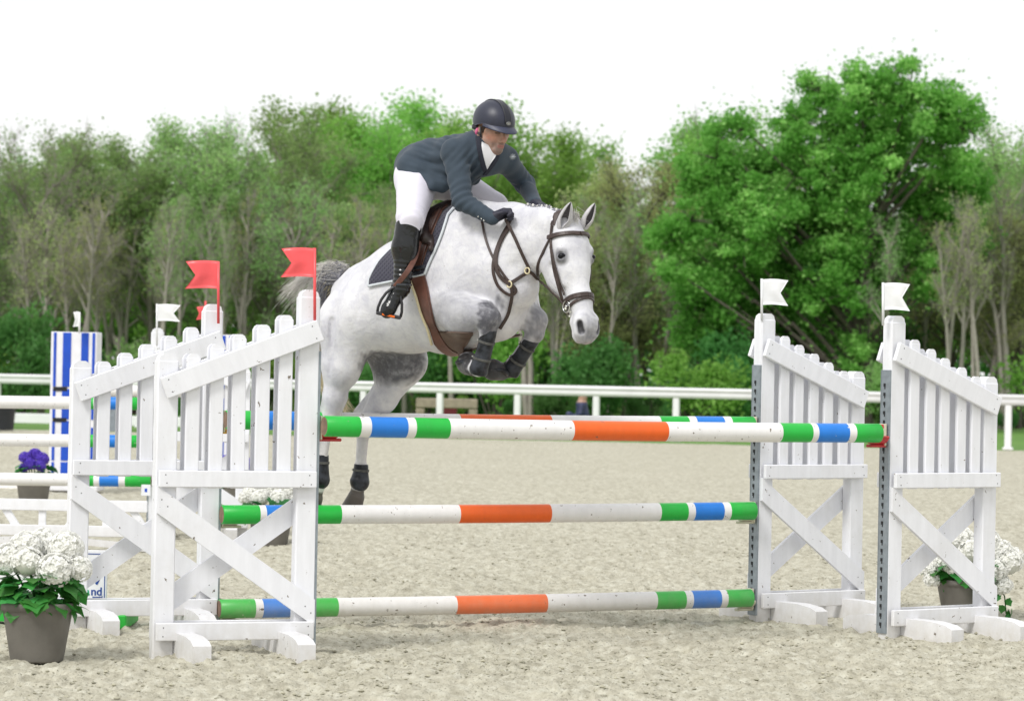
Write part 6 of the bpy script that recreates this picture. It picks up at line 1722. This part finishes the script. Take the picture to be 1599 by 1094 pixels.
# helmet
def helmet():
    V = []; F = []; nu, nv = 56, 26
    for i in range(nv+1):
        for j in range(nu):
            a = 2*math.pi*j/nu; ca, sa = math.cos(a), math.sin(a)
            zmin = -.012 if ca > .3 else (-.012-.048*min(1, (.3-ca)/.9)); tmax = math.acos(max(-.6, zmin/.122))
            th = tmax*i/nv; V.append(FD(-.008+.128*math.sin(th)*ca, .104*math.sin(th)*sa, .012+.112*math.cos(th), 1.0))
    F = [(i*nu+j, (i+1)*nu+j, (i+1)*nu+(j+1) % nu, i*nu+(j+1) % nu) for i in range(nv) for j in range(nu)]
    V = np.array(V); n = len(V); inn = SK+(V-SK)*.93
    F2 = [tuple(x+n for x in f[::-1]) for f in F]; rim = [(nv*nu+j, nv*nu+(j+1) % nu, nv*nu+(j+1) % nu+n, nv*nu+j+n) for j in range(nu)]
    m = MB(); m.add(list(V)+list(inn), F+F2+rim[::1], 0, True)
    h = ppm(m, 'helmet', plain('matt_helmet_shell', (.022, .025, .045), .42, .1, 30, bmp=.15, bscale=250))
    mm = MB()        # centre panel
    rows = []
    for i in range(19):
        th = -1.0+2.42*i/18
        rows.append([FD(-.008+.1305*math.sin(th), r, .012+.1145*math.cos(th)-abs(r)*.10, 1.0) for r in (-.019, -.015, 0, .015, .019)])
    mm.add([p for r in rows for p in r], [(i*5+j, i*5+j+1, (i+1)*5+j+1, (i+1)*5+j) for i in range(18) for j in range(4)], 0, True)
    o = mm.build('centre_panel', plain('dark_panel', (.010, .011, .020), .35, .1, 30), h)
    mm = MB()
    for sx in (-1, 1): mm.tube([r[0 if sx < 0 else -1] for r in rows], .0022, 5)
    mm.build('trim', M['nylon'], h)
    mm = MB(); pts_o = []; pts_i = []
    for k in range(17):
        a = -1.25+2.5*k/16; e = math.cos(a*1.25)**.6 if abs(a*1.25) < 1.57 else 0
        pts_i.append(FD(-.008+.126*math.cos(a), .102*math.sin(a), -.002+.012*e, 1.0)); pts_o.append(FD(-.008+(.126+.048*e)*math.cos(a), (.102+.012*e)*math.sin(a), -.008-.006*e*e, 1.0))
    L = pts_i+pts_o+[p-f_u*.005 for p in pts_i]+[p-f_u*.005 for p in pts_o]; q = 17; fs = []
    for k in range(16): fs += [(k, k+1, k+1+q, k+q), (k+2*q, k+3*q, k+1+3*q, k+1+2*q), (k+q, k+1+q, k+1+3*q, k+3*q)]
    mm.add(L, fs, 0, True); mm.build('visor', plain('visor_shell', (.035, .040, .075), .45, .1, 30), h)
    mm = MB(); c = FD(.124, .0, .030, 1.0); mt_ = Matrix((Vector(f_r), Vector(f_f), Vector(f_u))).transposed()
    mm.tube([Vector(c)+Vector(f_r)*(.013*math.cos(t))+Vector(f_u)*(.0075*math.sin(t)) for t in np.linspace(0, 6.2832, 18)], .0018, 5, caps=False); mm.ball(c, (.004, .003, .004), 0, 6, 5, mt_)
    mm.ball(Vector(c)+Vector(f_r)*.006, (.003, .003, .003), 0, 6, 5); mm.ball(Vector(c)-Vector(f_r)*.006, (.003, .003, .003), 0, 6, 5); mm.build('badge', M['chrome'], h)
    mm = MB()
    for s_ in (1, -1):
        mm.strap([FD(.005, .088*s_, -.02), FD(.012, .085*s_, -.05), FD(.02, .074*s_, -.085), FD(.045, .045*s_, -.125), FD(.058, 0, -.146)], [Vector(f_r*s_)]*3+[Vector(f_r*s_*.5-f_u)]*2, .013, .004)
        mm.strap([FD(-.055, .078*s_, -.04), FD(-.03, .088*s_, -.055), FD(.012, .085*s_, -.06)], [Vector(f_r*s_)]*3, .016, .004)
        mm.box(FD(-.052, .082*s_, -.035), (.03, .02, .026), bev=.006)
    mm.build('chin_strap', M['nylon'], h)
    mm = MB(); mm.ball(FD(-.018, .086, -.052), (.012, .009, .020), 0, 10, 8, mt_); mm.build('ear_pad', plain('pink_pad', (.62, .13, .28), .5, .1), h)
helmet()

# a far figure crouching beyond the rail
def far_person():
    D = 67.0; g = np.array(ground_at(909, D)); b = Solid(g, np.eye(3)); P = lambda x, y, z: g+np.array([x, y, z])
    b.ball(P(.0, 0, .80), .095, k=.02); b.cone(P(0, 0, .80), P(-.02, 0, .70), .07, .06, k=.02)
    b.chain([P(-.02, 0, .64), P(0, 0, .45), P(.03, 0, .24)], [.13, .14, .15], k=.04)
    for s_ in (-1, 1):
        b.chain([P(-.02, .16*s_, .63), P(-.05, .21*s_, .44), P(-.20, .14*s_, .38)], [.055, .045, .035], k=.03)
        b.chain([P(.03, .10*s_, .22), P(-.30, .14*s_, .42), P(-.22, .14*s_, .05), P(-.34, .14*s_, .03)], [.09, .065, .05, .04], k=.03)
    V, F = b.surface(.02); c = np.tile(np.array([.022, .03, .09]), (len(V), 1)); z = V[:, 2]-g[2]; c[z > .70] = (.45, .27, .2); c[z > .83] = (.10, .07, .05); c[z < .3] = (.05, .05, .06)
    me = mesh_np('person', V, F, M['skin']); add_color(me, 'coat', c); tag(link('person', me), label='far person in a dark blue top crouching beyond the arena rail', cat='person')
far_person()
